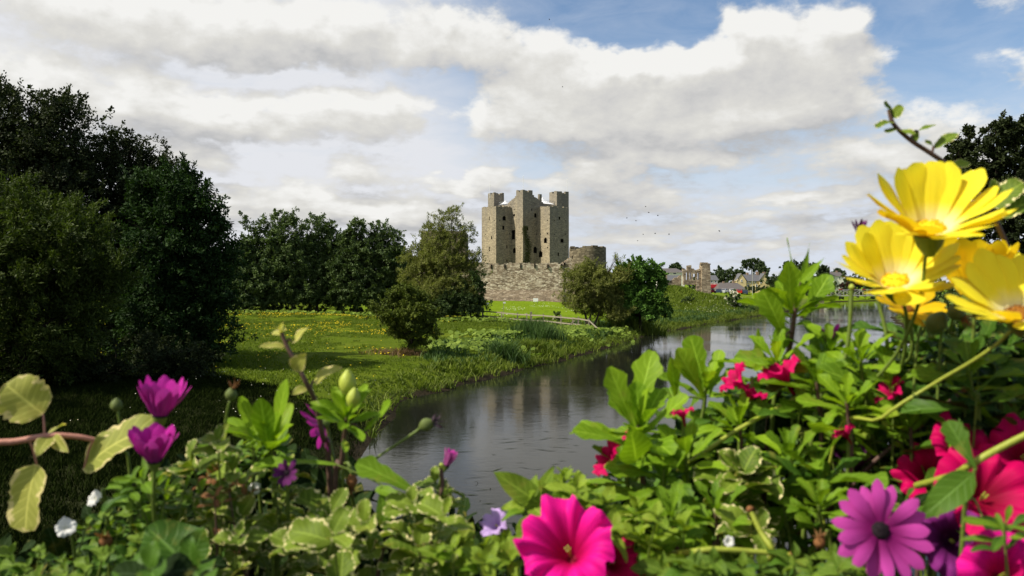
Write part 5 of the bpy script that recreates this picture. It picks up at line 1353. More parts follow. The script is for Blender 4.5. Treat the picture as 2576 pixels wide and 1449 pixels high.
def petunia(name, label, group, c, axis, R, petal, seed, stem=None, cat='petunia', depth=.85, ruf=.13, roll=0.0):
    rng = np.random.default_rng(seed); k = kpx(c[2]); C = P(*c); axis = Vector(axis).normalized(); R = R * k
    root = empty(name, label, cat, C - axis * R, group)
    x = axis.cross(Vector((.05, .15, .98))).normalized(); y = axis.cross(x); N = 60; S = 12; V = []; A = []
    ph = rng.uniform(0, 6.28); am = rng.uniform(.6, 1.3, 10)
    for i in range(S + 1):
        s = i / S
        for q in range(N):
            a = 6.2832 * q / N + roll; lob = math.cos(5 * a)
            rr = R * (.10 + .90 * s ** 1.15) * (1 + .055 * lob * s ** 2 + .04 * math.sin(11 * a + ph) * s ** 3 + .05 * math.sin(3 * a + 2 * ph) * s ** 2)
            zz = -depth * R * (1 - s) ** 1.5 + R * ruf * s ** 2 * (math.sin(10 * a + ph) * am[int(q * 10 / N)] + .6 * math.sin(17 * a + 2 * ph)) - R * .32 * max(0, s - .7) ** 1.2 * 2 * (1 + .5 * math.sin(3 * a + ph)) + R * .05 * s * lob
            V.append(C + axis * zz + (x * math.cos(a) + y * math.sin(a)) * rr); A.append((s, math.sin(2.5 * a), .25 + .2 * math.sin(a * 2.5 + ph)))
    i = np.arange(S)[:, None] * N + np.arange(N)[None, :]; j = np.arange(S)[:, None] * N + (np.arange(N)[None, :] + 1) % N
    Q = np.stack([i.ravel(), j.ravel(), (j + N).ravel(), (i + N).ravel()], 1)
    arr_mesh('corolla', np.array([tuple(v) for v in V]), Q, M[petal], root, np.array(A))
    m = MB(); b = C - axis * depth * R; m.tube([b, b - axis * R * .35, b - axis * R * .6], [R * .11, R * .10, R * .08], 8); m.build('tube', M[petal if petal != 'pet_pink' else 'pet_crimson'], root, True)
    lv = Leaves(); rosette(lv, b - axis * R * .45, axis, 5, R * .5, R * .16, 'oblong', rng, .6, .9, .1, .1); lv.build('calyx', 'leaf_osteo', root)
    m = MB()
    for q in range(4): m.tube([C - axis * depth * R * .95, C - axis * depth * R * .45 + (x * math.cos(q * 1.6) + y * math.sin(q * 1.6)) * R * .05], [R * .012, R * .018], 5)
    m.build('stamen', M['bud'], root, True)
    e = b - axis * R * .55
    path = smooth_path([e, e + Vector((0, .01, -.02)) - axis * R * .3] + ([P(*q) for q in stem] if stem else []) + [Vector((e.x + .01, e.y + .05, SOIL - .01))], 5)
    stem_mesh(path, 4 * k, 5 * k, 'stem', 'stem_green', root)
    return root
def sprig(name, label, group, path, r, leaf_mat, stem_mat, seed, ros=None, prs=(), extra=(), buds=(), cat='shoot', separate=False):
    """one shoot: path pixels, ros=(n,L,W,kind,e0,e1), prs=[(count,t0,t1,L,W,kind)], extra=[(base, tip, W, kind, normal)]"""
    rng = np.random.default_rng(seed); k = kpx(path[0][2]); pth = path3(path)
    root = empty(name, label, cat, pth[-1], group)
    stem_mesh(pth, r * k * .7, r * k * 1.15, 'stem', stem_mat, root)
    lv = Leaves(); ax = (pth[0] - pth[2]).normalized()
    if ros: rosette(lv, pth[0], ax + Vector((0, -.12, .25)), ros[0], ros[1] * k, ros[2] * k, ros[3], rng, ros[4], ros[5])
    for q in prs: pairs(lv, pth, q[0], q[1], q[2], q[3] * k, q[4] * k, q[5], rng)
    if lv.p: lv.build('foliage', leaf_mat, root)
    for (b, t_, W_, kind, nr, bend) in extra:
        bb, tt = P(*b), P(*t_); one = Leaves(); one.add(kind, bb, tt - bb, nr, (tt - bb).length * (1 + .10 * abs(bend)), W_ * kpx(b[2]), rng, bend, .18, .06)
        one.build('leaf', leaf_mat, root)
        near = min(pth, key=lambda q: (q - bb).length)
        if (near - bb).length > .004: stem_mesh(smooth_path([bb, bb.lerp(near, .5) + Vector((0, 0, .003)), near], 4), 2.2 * k, 3 * k, 'leaf_stalk', stem_mat, root)
    for (u, v, Y, ax_, L_, R_, mt) in buds:
        c = P(u, v, Y); bud_mesh(c, ax_, L_ * k, R_ * k, 'bud', mt, root)
        near = min(pth[:8], key=lambda q: (q - c).length)
        stem_mesh(smooth_path([c, c.lerp(near, .5), near], 4), 2.5 * k, 3 * k, 'bud_stalk', 'stem_green', root)
    return root
def bush(name, label, group, reg, Y, n, kind, mat, L, W, seed, stem_mat='stem_green', ros_n=5, prs_n=4, spread=.06, cat='plant', drop=230, up=.55, low=None):
    """bushy plant: many shoots from one rooted crown, tips spread over the region"""
    u, v, ru, rv = reg; rng = np.random.default_rng(seed); k = kpx(Y)
    base = P(u, v + drop, Y + .03); root = empty(name, label, cat, (base.x, base.y, SOIL), group)
    lv = Leaves(); lo = Leaves(); st = MB(); b0 = Vector((base.x, base.y, SOIL))
    low = low or {'leaf_osteo': 'leaf_osteo_dark', 'leaf_osteo_dark': 'leaf_under', 'leaf_small': 'leaf_osteo_dark', 'leaf_pet': 'leaf_osteo', 'leaf_var': 'leaf_var'}.get(mat, mat)  # lower leaves swap to darker copies, painting depth shade
    for i in range(n):
        a = i * 2.399 + rng.uniform(0, .5); q = math.sqrt((i + .5) / n)
        tip = P(u + ru * q * math.cos(a), v + rv * q * math.sin(a), Y + rng.uniform(-spread, spread))
        b = b0 + Vector((rng.uniform(-.03, .03), rng.uniform(-.03, .03), 0))
        midp = b.lerp(tip, .6) + Vector((0, 0, .012)) + Vector(rng.normal(size=3)) * .008
        pth = smooth_path([tip, tip.lerp(midp, .4) + Vector(rng.normal(size=3)) * .004, midp, b], 5)
        st.tube(pth, list(np.linspace(2.2 * k, 4 * k, len(pth))), 5)
        ax = (pth[0] - pth[3]).normalized() * up + Vector((rng.uniform(-.4, .4), rng.uniform(-.7, .1), rng.uniform(.1, .8)))
        s_ = rng.uniform(.6, 1.2)
        if ros_n: rosette(lv, pth[0], ax, ros_n, L * k * s_, W * k * s_, kind, rng, .15, 1.0, .5)
        if prs_n: pairs(lo, pth, prs_n, .06, .55, L * k * s_, W * k * s_, kind, rng)
    st.build('stem', M[stem_mat], root, True); lv.build('foliage', mat, root)
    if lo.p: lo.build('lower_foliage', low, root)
    return root

# box, soil and parapet, below the picture
root = empty('planter_box', 'long brown wooden planter box holding all the flowers on the parapet', 'planter', (0, .7, SOIL - .25))
m = MB()
for c, d in (((0, .30, SOIL - .12), (1.7, .03, .25)), ((0, 1.12, SOIL - .12), (1.7, .03, .25)), ((-.835, .71, SOIL - .12), (.03, .785, .25)), ((.835, .71, SOIL - .12), (.03, .785, .25)), ((0, .71, SOIL - .235), (1.64, .785, .03))): m.box(c, *d)
m.build('box', M['box_wood'], root, bevel=.004)
m = MB(); xs = np.linspace(-.82, .82, 30); ys = np.linspace(.318, 1.102, 14)
m.grid([[Vector((x_, y_, SOIL + FR.uniform(-.008, .008))) for x_ in xs] for y_ in ys]); m.build('soil', M['soil'], root, True)
root = empty('bridge_parapet', 'grey stone bridge parapet that carries the planter box', 'wall', (0, .7, -1.2))
m = MB(); m.box((0, .72, (SOIL - .25 - 1.2) / 2 - .003), 9.0, .95, SOIL - .25 + 1.2 - .006); m.build('parapet_wall', M['ruin'], root)

# ---- yellow daisies
YG = 'yellow daisies'
daisy('yellow_daisy', 'largest yellow daisy, highest of the cluster at the upper right', YG, (2338, 582, .50), (-.17, -.35, .92), 204, 24, .80, 'pet_yellow', 'disc_gold', [(2328, 650, .505), (2312, 760, .52), (2255, 890, .55), (2150, 1010, .58)], seed=11, wr=.35, tilt=.52, jit=.07, dr=.20, bend=.14)
daisy('yellow_daisy', 'second yellow daisy, lower left below the largest one', YG, (2252, 712, .53), (-.30, -.36, .88), 174, 22, .74, 'pet_yellow', 'disc_gold', [(2262, 745, .53), (2280, 800, .54), (2265, 930, .57)], seed=12, wr=.35, tilt=.50, jit=.08, dr=.20, bend=.14)
daisy('yellow_daisy', 'smallest golden daisy hanging under the second yellow daisy', YG, (2282, 778, .57), (.10, -.55, .80), 92, 15, .42, 'pet_orange', 'disc_brown', [(2285, 800, .57), (2290, 900, .58)], seed=13, wr=.34, tilt=.2)
daisy('yellow_daisy', 'yellow daisy with long pointed petals cut by the right edge', YG, (2562, 795, .46), (-.30, -.34, .89), 200, 18, .68, 'pet_yellow', 'disc_brown', [(2545, 832, .465), (2505, 868, .475), (2440, 912, .49), (2350, 965, .51), (2220, 1050, .53)], seed=14, wr=.33, tilt=.25, stem_mat='stem_lime')
daisy('yellow_daisy', 'yellow daisy seen from behind between the two big yellow ones', YG, (2450, 742, .59), (.10, .22, .97), 175, 16, 1.02, 'pet_yellow', 'disc_gold', [(2452, 790, .59), (2430, 930, .60)], seed=15, wr=.40)
# ---- purple daisies
PG = 'purple daisies'
daisy('purple_daisy', 'open magenta daisy with dark centre at the lower right', PG, (2215, 1335, .45), (-.08, -.92, .36), 128, 17, .10, 'pet_purple', 'disc_dark', [(2222, 1380, .47), (2235, 1500, .50)], seed=21, wr=.27, dr=.17)
daisy('purple_daisy', 'upper half closed violet daisy at the left', PG, (403, 1046, .52), (.10, -.12, 1), 112, 17, 1.12, 'pet_violet', 'disc_dark', [(402, 1075, .525), (392, 1160, .54), (388, 1300, .55)], seed=22, wr=.34, jit=.20, bend=.0)
daisy('purple_daisy', 'lower violet daisy directly under the other one at the left', PG, (388, 1160, .50), (.08, -.22, 1), 106, 17, 1.08, 'pet_violet', 'disc_dark', [(388, 1190, .50), (395, 1330, .52)], seed=23, wr=.34, jit=.20, bend=.0)
daisy('purple_daisy', 'violet daisy half hidden by the green shoot with buds', PG, (812, 1070, .60), (-.55, -.35, -.35), 78, 13, .45, 'pet_violet', 'disc_dark', [(825, 1085, .61), (850, 1200, .61)], seed=24, wr=.26, jit=.25)
daisy('purple_daisy', 'small dark shrivelled plum daisy among the cream edged leaves', PG, (722, 1190, .54), (-.1, -.9, .45), 38, 11, .35, 'pet_plum', 'disc_dark', [(724, 1215, .55), (730, 1330, .56)], seed=25, wr=.35, jit=.4)
daisy('purple_daisy', 'closed lilac pink bud standing above the water', PG, (1122, 1172, .58), (.40, 0, .95), 52, 9, 1.40, 'pet_purple', 'disc_dark', [(1110, 1200, .58), (1095, 1300, .60)], seed=26, wr=.28, jit=.06)
daisy('purple_daisy', 'violet daisy seen edge on beside the tallest leafy shoot', PG, (2095, 850, .66), (.15, -.1, 1), 46, 10, .95, 'pet_violet', 'disc_dark', [(2092, 880, .66), (2080, 1000, .67)], seed=27, wr=.3, jit=.3)
daisy('purple_daisy', 'dark plum daisy in the shade left of the crimson petunias', PG, (2150, 1180, .60), (-.25, -.2, .95), 72, 12, .95, 'pet_plum', 'disc_dark', [(2150, 1210, .60), (2150, 1330, .60)], seed=28, wr=.3, jit=.25)
daisy('purple_daisy', 'withered maroon daisy head above the second yellow daisy', PG, (2162, 590, .60), (-.05, -.1, 1), 46, 12, 1.15, 'pet_plum', 'disc_brown', [(2168, 640, .60), (2210, 760, .6), (2230, 900, .6)], seed=29, wr=.16, jit=.25)
# ---- petunias
TG = 'pink and crimson petunias'
petunia('petunia', 'big hot pink petunia at the bottom in the middle', TG, (1418, 1356, .47), (-.22, -.72, .66), 122, 'pet_pink', 31, roll=.3, ruf=.20, depth=1.0)
petunia('petunia', 'small crimson petunia right beside the big hot pink one', TG, (1558, 1405, .50), (.45, -.70, .55), 66, 'pet_crimson', 32, roll=.8)
petunia('petunia', 'upper crimson petunia of the cluster near the right edge', TG, (2432, 1118, .53), (.12, -.74, .66), 84, 'pet_crimson', 33, roll=.2, depth=.6)
petunia('petunia', 'crimson petunia on the left of the right hand cluster', TG, (2330, 1185, .55), (-.60, -.60, .50), 78, 'pet_crimson', 34, roll=1.0)
petunia('petunia', 'widest crimson petunia with ruffled rim near the right edge', TG, (2492, 1232, .50), (-.10, -.80, .58), 126, 'pet_crimson', 35, roll=.5, ruf=.13, depth=.6)
petunia('petunia', 'crimson petunia cut by the right edge above the widest one', TG, (2580, 1140, .52), (-.35, -.8, .5), 96, 'pet_crimson', 39, roll=.9, depth=.6)
petunia('petunia', 'hot pink petunia cut by the bottom right corner', TG, (2545, 1445, .42), (-.15, -.90, .40), 112, 'pet_pink', 36, roll=.1)
petunia('petunia', 'dark purple petunia between the magenta daisy and the corner petunia', TG, (2405, 1365, .49), (-.25, -.92, .20), 88, 'pet_dpurple', 37, roll=.6)
petunia('petunia', 'dark purple petunia touching the right edge', TG, (2590, 1330, .50), (-.2, -.9, .3), 60, 'pet_dpurple', 38, roll=.4)
for i, (u, v, Y, R, ax, lab) in enumerate([(1957, 918, .62, 58, (-.45, .05, .85), 'crimson petunia standing before the bright far water'), (1838, 945, .63, 46, (-.8, .0, .6), 'crimson petunia between the upright lobed shoot and the bright water'), (1895, 978, .62, 38, (.35, -.15, .9), 'dark crimson petunia below the one before the far water'), (1714, 1030, .58, 30, (-.2, .1, .95), 'little crimson petunia peeping beside the lobed shoot'), (1518, 1148, .60, 50, (-.75, -.15, .5), 'crimson petunia at the left foot of the lobed shoot above the river'), (1575, 1088, .66, 40, (-.6, .1, .7), 'crimson petunia hidden behind the lobed shoot'), (2230, 975, .58, 44, (-.75, -.05, .6), 'crimson petunia deep in the leaves under the yellow daisies'), (2118, 1080, .56, 30, (-.5, .1, .8), 'tiny crimson petunia in the middle of the right foliage'), (2385, 1075, .60, 30, (-.6, -.6, .3), 'narrow crimson petunia above the right hand cluster'), (1645, 1440, .52, 30, (0, -.9, .4), 'crimson petunia just showing at the bottom edge')]):
    petunia('petunia', lab, TG, (u, v, Y), ax, R, 'pet_crimson', 40 + i, roll=i * .7)
petunia('petunia', 'pale lilac petunia at the water edge above the bottom', TG, (1238, 1312, .56), (-.55, -.5, .65), 40, 'pet_lilac', 55, roll=.2)
# ---- small white blossoms
for i, (u, v, Y, lab) in enumerate([(235, 1252, .55, 'small white blossom left of the violet daisies'), (165, 1325, .54, 'small white blossom at the far left above the trailing leaves'), (640, 1228, .58, 'small white blossom between the cream edged leaves'), (862, 1030, .58, 'tiny white blossom caught in the shoot with buds'), (2368, 1062, .58, 'small white blossom above the crimson cluster'), (1835, 1362, .5, 'small white bud like blossom on the horizontal stem')]):
    petunia('white_blossom', lab, 'small white blossoms', (u, v, Y), ((-.3, -.7, .5), (.3, -.7, .5), (0, -.9, .2), (.2, -.8, .4), (-.5, -.6, .4), (.1, -.8, .4))[i], (20, 24, 15, 13, 18, 14)[i], 'pet_white', 60 + i, cat='blossom', depth=.5, ruf=.06)

# ---- single shoots
SG = 'leafy shoots'
sprig('pink_stem_shoot', 'pink stemmed shoot with round yellowing leaves entering from the left edge', SG, [(236, 1106, .56), (190, 1098, .555), (125, 1096, .55), (40, 1110, .545), (-60, 1122, .54), (-160, 1190, .54)], 9, 'leaf_yellow', 'stem_pink', 71, extra=[
 ((108, 1042, .55), (12, 965, .545), 122, 'round', (.25, -.9, .3), .15), ((92, 1168, .55), (44, 1335, .54), 122, 'round', (-.35, -.9, .1), .35), ((212, 1178, .56), (345, 1048, .55), 118, 'round', (-.45, -.70, .6), .8), ((126, 1092, .55), (160, 1060, .57), 40, 'broad', (-.2, -.9, .3), .3), ((126, 1098, .55), (92, 1140, .53), 44, 'broad', (.2, -.9, .3), .3), ((130, 1096, .55), (165, 1135, .54), 34, 'broad', (.2, -.9, .1), .3)])
sprig('brown_stem_shoot', 'slender brown stemmed shoot with pale leaves rising before the meadow', SG, [(706, 832, .56), (722, 872, .56), (745, 915, .56), (770, 962, .56), (792, 1010, .57), (812, 1100, .58), (830, 1220, .6)], 7, 'leaf_yellow', 'stem_brown', 72, ros=(5, 40, 26, 'broad', .2, 1.1), extra=[((735, 862, .56), (772, 822, .55), 34, 'broad', (-.4, -.6, .6), .2), ((716, 872, .56), (655, 866, .55), 30, 'broad', (.0, -.5, .8), .3), ((738, 930, .56), (766, 892, .55), 44, 'broad', (.3, -.9, .3), .2), ((790, 960, .57), (848, 918, .56), 52, 'broad', (-.4, -.5, .7), .4), ((770, 975, .57), (735, 990, .56), 26, 'broad', (0, -.7, .5), .2)])
sprig('budding_shoot', 'bright green daisy shoot with yellow green buds in front of the river', SG, [(872, 1052, .55), (866, 1100, .56), (858, 1170, .57), (842, 1270, .58)], 7, 'leaf_bright', 'stem_brown', 73, ros=(15, 132, 40, 'oblong', .38, 1.3), prs=[(2, .08, .25, 95, 30, 'oblong')], extra=[((912, 1088, .55), (992, 1018, .54), 46, 'lobed', (-.5, -.5, .7), -.3)], buds=[(874, 992, .55, (.02, -.05, 1), 62, 20, 'bud'), (886, 1025, .54, (.15, -.1, 1), 50, 16, 'bud')])
sprig('daisy_shoot', 'cluster of upright oblong bright leaves left of the budding shoot', SG, [(682, 1110, .57), (686, 1160, .575), (692, 1260, .58)], 7, 'leaf_bright', 'stem_green', 74, ros=(9, 150, 50, 'oblong', .55, 1.3), extra=[((690, 1120, .57), (716, 955, .57), 46, 'oblong', (-.5, -.8, .2), .1), ((676, 1130, .56), (655, 1005, .55), 60, 'oblong', (.1, -.95, .2), .1), ((660, 1130, .57), (612, 1000, .58), 44, 'oblong', (-.3, -.8, .3), -.2), ((640, 1110, .58), (580, 1062, .58), 34, 'lobed', (0, -.6, .8), .3)])
sprig('long_leaf_shoot', 'long pale toothed leaves spreading over the river edge', SG, [(1060, 1246, .52), (1065, 1290, .53), (1050, 1380, .55)], 6, 'leaf_osteo', 'stem_green', 75, extra=[((1052, 1242, .52), (903, 1158, .52), 66, 'lobed', (-.3, -.5, .8), .25), ((845, 1168, .55), (640, 1150, .55), 44, 'lobed', (-.1, -.4, .9), .3), ((960, 1225, .54), (968, 1330, .53), 40, 'oblong', (.1, -.9, .2), .2), ((1010, 1250, .53), (945, 1225, .54), 34, 'oblong', (0, -.6, .7), .2)])
sprig('lobed_shoot', 'upright rosette of lobed bright leaves in the middle of the photo', SG, [(1608, 1075, .60), (1612, 1140, .605), (1620, 1240, .61), (1632, 1345, .62)], 8, 'leaf_bright', 'stem_brown', 76, ros=(14, 178, 74, 'lobed', .40, 1.35), prs=[(2, .06, .2, 130, 50, 'lobed')], extra=[((1590, 1080, .60), (1640, 882, .62), 74, 'lobed', (-.2, -.9, .35), .1), ((1600, 1090, .59), (1535, 925, .59), 62, 'lobed', (.2, -.9, .35), .1), ((1580, 1120, .58), (1455, 1070, .57), 54, 'lobed', (-.2, -.5, .8), .4), ((1600, 1160, .57), (1590, 1080, .55), 90, 'broad', (.1, -.95, .3), .2)])
sprig('lobed_shoot', 'second lobed shoot standing right of the middle rosette before the water', SG, [(1775, 975, .66), (1768, 1040, .665), (1740, 1140, .67), (1715, 1270, .68)], 7, 'leaf_bright', 'stem_green', 77, ros=(9, 140, 54, 'lobed', .35, 1.3), extra=[((1775, 985, .66), (1738, 845, .67), 62, 'lobed', (.1, -.9, .3), .1), ((1770, 1000, .65), (1710, 880, .64), 66, 'lobed', (.3, -.9, .3), .2), ((1785, 1000, .66), (1810, 880, .67), 42, 'lobed', (-.5, -.8, .3), .1), ((1700, 1010, .66), (1690, 900, .66), 42, 'oblong', (.4, -.8, .2), .1)])
sprig('tall_shoot', 'tallest pointed leafy shoot rising before the houses and the river', SG, [(2000, 770, .66), (1994, 830, .66), (1985, 880, .665), (1962, 980, .67), (1930, 1120, .68)], 8, 'leaf_bright', 'stem_brown', 78, ros=(10, 150, 56, 'lobed', .35, 1.3), prs=[(2, .05, .16, 130, 54, 'lobed')], extra=[((1994, 700, .66), (1984, 598, .67), 24, 'narrow', (.8, -.5, .2), .1), ((2012, 720, .66), (2040, 612, .67), 20, 'narrow', (.4, -.8, .2), .1), ((2015, 710, .65), (2072, 648, .64), 26, 'narrow', (-.2, -.8, .5), .2), ((1990, 790, .65), (1985, 660, .64), 54, 'lobed', (.1, -.95, .3), .1), ((1975, 850, .65), (1925, 735, .64), 70, 'lobed', (-.2, -.9, .35), .3), ((2020, 800, .66), (2085, 690, .66), 56, 'lobed', (-.3, -.85, .4), .2), ((1905, 940, .67), (1900, 830, .68), 36, 'oblong', (.6, -.7, .1), -.2)])
sprig('lobed_shoot', 'leafy daisy shoot right of the tallest shoot under the yellow petals', SG, [(2085, 880, .64), (2076, 940, .645), (2060, 1060, .65)], 7, 'leaf_osteo', 'stem_green', 79, ros=(11, 135, 50, 'lobed', .3, 1.25), prs=[(2, .08, .25, 110, 42, 'lobed')])
sprig('variegated_shoot', 'brown stemmed cream edged shoot rising against the sky behind the yellow daisies', SG, [(2236, 276, .58), (2248, 312, .58), (2290, 352, .58), (2345, 388, .58), (2400, 428, .585), (2470, 500, .59), (2520, 590, .60), (2552, 700, .61), (2560, 900, .62)], 7, 'leaf_var', 'stem_brown', 80, extra=[((2242, 284, .58), (2228, 256, .575), 24, 'round', (.2, -.8, .5), .3), ((2246, 296, .58), (2268, 266, .575), 30, 'round', (-.3, -.8, .5), .3), ((2246, 306, .58), (2206, 310, .57), 26, 'round', (.1, -.4, .9), .4), ((2262, 328, .58), (2300, 330, .57), 26, 'round', (-.1, -.5, .8), .6), ((2262, 328, .58), (2232, 322, .57), 24, 'round', (-.1, -.5, .8), .5), ((2310, 330, .58), (2352, 310, .575), 24, 'round', (-.3, -.4, .9), .4), ((2300, 358, .58), (2306, 326, .58), 18, 'round', (0, -.8, .5), .3), ((2352, 372, .58), (2406, 330, .575), 34, 'round', (-.4, -.6, .7), .4), ((2350, 372, .58), (2335, 352, .57), 22, 'round', (.1, -.8, .5), .4), ((2390, 420, .585), (2440, 405, .58), 34, 'round', (-.2, -.6, .7), .5), ((2490, 520, .59), (2570, 455, .58), 64, 'round', (-.2, -.7, .6), .3), ((2510, 540, .59), (2600, 500, .58), 60, 'round', (-.2, -.7, .6), .3), ((2500, 500, .59), (2500, 452, .585), 34, 'round', (.1, -.8, .4), .3)])
sprig('soft_leaf_shoot', 'broad pale petunia leaves at the water edge left of the pink petunia', SG, [(1380, 1270, .55), (1375, 1320, .555), (1370, 1400, .56)], 6, 'leaf_pet', 'stem_green', 81, ros=(4, 70, 36, 'broad', .3, 1.1), extra=[((1362, 1272, .54), (1248, 1186, .535), 72, 'broad', (-.2, -.7, .7), .25), ((1360, 1300, .53), (1298, 1372, .52), 70, 'broad', (-.3, -.8, .4), .4), ((1385, 1280, .55), (1470, 1225, .545), 50, 'broad', (.1, -.6, .8), .4), ((1350, 1255, .55), (1392, 1172, .55), 34, 'broad', (-.2, -.8, .4), .2)])
sprig('soft_leaf_shoot', 'small upright petunia shoot between the pink petunia and the lobed rosette', SG, [(1418, 1200, .60), (1420, 1240, .6), (1425, 1330, .6)], 5, 'leaf_pet', 'stem_green', 82, ros=(7, 52, 22, 'oblong', .35, 1.2), prs=[(3, .1, .4, 56, 26, 'broad')])
sprig('variegated_shoot', 'cream speckled rosette in the middle of the right foliage', SG, [(1868, 1190, .55), (1872, 1240, .555), (1890, 1340, .56)], 7, 'leaf_var', 'stem_green', 83, ros=(9, 128, 104, 'scallop', .12, 1.0), prs=[(3, .08, .4, 120, 96, 'scallop')])
sprig('dark_leaf_shoot', 'dark pointed leaves lying across the crimson petunia cluster', SG, [(2452, 1180, .46), (2440, 1250, .465), (2420, 1380, .48)], 6, 'leaf_osteo_dark', 'stem_green', 84, extra=[((2450, 1190, .46), (2318, 1300, .455), 78, 'broad', (-.2, -.8, .5), .3), ((2455, 1180, .46), (2385, 1060, .47), 60, 'lobed', (-.3, -.85, .3), .2), ((2470, 1300, .455), (2560, 1395, .45), 66, 'broad', (.2, -.85, .4), .3)])
for i, (uv, Y, L_, W_, mt, lab) in enumerate([((1955, 905), 0.645, 150, 54, 'leaf_bright', 'bright daisy shoot just left below the tallest shoot'), ((2055, 960), 0.6, 140, 50, 'leaf_osteo', 'green daisy shoot in front of the tallest shoot stem'), ((2165, 900), 0.6, 135, 48, 'leaf_bright', 'bright daisy shoot left of the stems of the yellow daisies'), ((1860, 1070), 0.62, 150, 54, 'leaf_bright', 'bright daisy shoot above the cream speckled rosette'), ((1725, 1150), 0.58, 150, 54, 'leaf_bright', 'bright daisy shoot right below the middle lobed rosette'), ((2290, 1075), 0.56, 140, 52, 'leaf_osteo', 'green daisy shoot left of the crimson cluster'), ((1985, 1150), 0.57, 145, 52, 'leaf_osteo', 'green daisy shoot between the cream rosette and the dark twig'), ((2130, 1010), 0.56, 130, 48, 'leaf_bright', 'bright daisy shoot in the centre of the right foliage'), ((2440, 930), 0.54, 135, 48, 'leaf_osteo', 'green daisy shoot under the cut yellow daisy'), ((1800, 1290), 0.53, 130, 48, 'leaf_osteo', 'green daisy shoot low below the cream speckled rosette'), ((2060, 1270), 0.52, 125, 46, 'leaf_osteo', 'green daisy shoot left of the open magenta daisy'), ((1690, 1300), 0.53, 120, 44, 'leaf_osteo', 'green daisy shoot right of the bottom crimson petunia')]):
    sprig('daisy_shoot', lab, SG, [(uv[0], uv[1], Y), (uv[0] + 6, uv[1] + 70, Y + .005), (uv[0] + (-14, 10, 22)[i % 3], uv[1] + 190, Y + .012)], 6, mt, ('stem_green', 'stem_brown')[i % 2], 700 + i, ros=(9, L_, W_, 'lobed', .30, 1.3), prs=[(3, .08, .40, L_ * .85, W_ * .85, 'lobed')])
# stalks
for i, (pth, r, mt, lab) in enumerate([
 ([(2600, 1085, .46), (2510, 1130, .465), (2440, 1170, .47), (2400, 1195, .49)], 10, 'stem_lime', 'thick lime green stalk crossing the crimson petunias at the right'),
 ([(2142, 730, .60), (2135, 850, .60), (2110, 960, .605), (2040, 1120, .61)], 6, 'stem_green', 'thin upright stalk left of the second yellow daisy'),
 ([(2005, 1000, .62), (1930, 1040, .615), (1840, 1090, .61), (1770, 1140, .61)], 6, 'stem_lime', 'short pale stalk lying across the middle of the right foliage'),
 ([(1985, 1396, .48), (1900, 1388, .48), (1800, 1382, .48), (1740, 1388, .485)], 8, 'stem_lime', 'horizontal lime stalk near the bottom with brown joint'),
 ([(1890, 1288, .5), (1915, 1340, .495), (1945, 1392, .49)], 8, 'stem_lime', 'lime stalk slanting down to the horizontal one'),
 ([(2420, 985, .57), (2330, 1060, .58), (2200, 1160, .59), (2090, 1280, .6)], 6, 'stem_brown', 'brown twig slanting through the shade right of the middle'),
 ([(1110, 1180, .57), (1105, 1250, .57), (1010, 1380, .57), (950, 1449, .57)], 6, 'stem_brown', 'brown twig under the closed lilac bud')]):
    root = empty('flower_stalk', lab, 'stalk', P(*pth[-1]), 'bare stalks among the leaves')
    p3 = path3(pth, True) if i in (1, 6) else smooth_path([P(*q) for q in pth] + [P(*pth[-1]) + (P(*pth[-1]) - P(*pth[-2])) * .6 + Vector((0, .035, -.012))], 6); stem_mesh(p3, r * kpx(pth[0][2]) * .85, r * kpx(pth[0][2]), 'stem', mt, root, 9)
    bud_mesh(p3[0], (p3[0] - p3[1]), 16 * kpx(pth[0][2]), r * 1.25 * kpx(pth[0][2]), 'cut_end' if i in (3, 4) else 'bud', 'bud_brown' if i in (2, 3, 4, 5) else 'bud', root)
# seed heads and buds
def seed_head(label, c, axis, size, stem, seed, kind='brown', green=True):
    rng = np.random.default_rng(seed); k = kpx(c[2]); C = P(*c); axis = Vector(axis).normalized()
    root = empty('seed_head', label, 'seed head', P(*stem[-1]), 'spent flower heads')
    bud_mesh(C - axis * size * k * .9, axis, size * k, size * k * .42, 'calyx', 'bud_dark' if green else 'bud_brown', root)
    if kind != 'bud':
        lv = Leaves()
        for i in range(12):
            d = Vector(rnd_unit(rng, 1)[0]) * .8 + axis; lv.add('narrow', C - axis * size * k * .1, d, rnd_unit(rng, 1)[0], size * k * rng.uniform(.5, 1.1), size * k * .22, rng, rng.uniform(-.8, 1.2), .5, .1)
        lv.build('dried_petals', 'leaf_brown' if kind == 'brown' else 'leaf_plum', root)
    stem_mesh(smooth_path([C - axis * size * k * .85] + [P(*q) for q in stem] + [Vector((P(*stem[-1]).x, P(*stem[-1]).y + .02, SOIL - .01))], 6), 3 * k, 4.2 * k, 'stem', 'stem_green', root)
M['leaf_plum'] = mat_leaf('dried_plum_petal', (0.03, 0.02, 0.028), (0.11, 0.075, 0.10), trans=.15, rough=.8, spec=.1)
seed_head('brown fringed seed head on a green stalk before the dark shade', (583, 978, .57), (.1, -.1, 1), 34, [(575, 1020, .57), (566, 1085, .575), (566, 1220, .58)], 91)
seed_head('dried plum coloured flower head leaning over the river', (1088, 1062, .56), (.8, -.2, .35), 40, [(1040, 1090, .56), (965, 1140, .565), (900, 1190, .57), (860, 1260, .58)], 92, 'plum')
seed_head('closed green bud alone before the dark shade at the left', (293, 1005, .58), (.02, -.1, 1), 34, [(297, 1040, .58), (310, 1130, .585), (330, 1260, .59)], 93, 'bud')
seed_head('round brown seed head near the open magenta daisy', (2062, 1352, .48), (-.1, -.3, .9), 34, [(2066, 1370, .48), (2090, 1440, .49)], 94, 'brown', False)
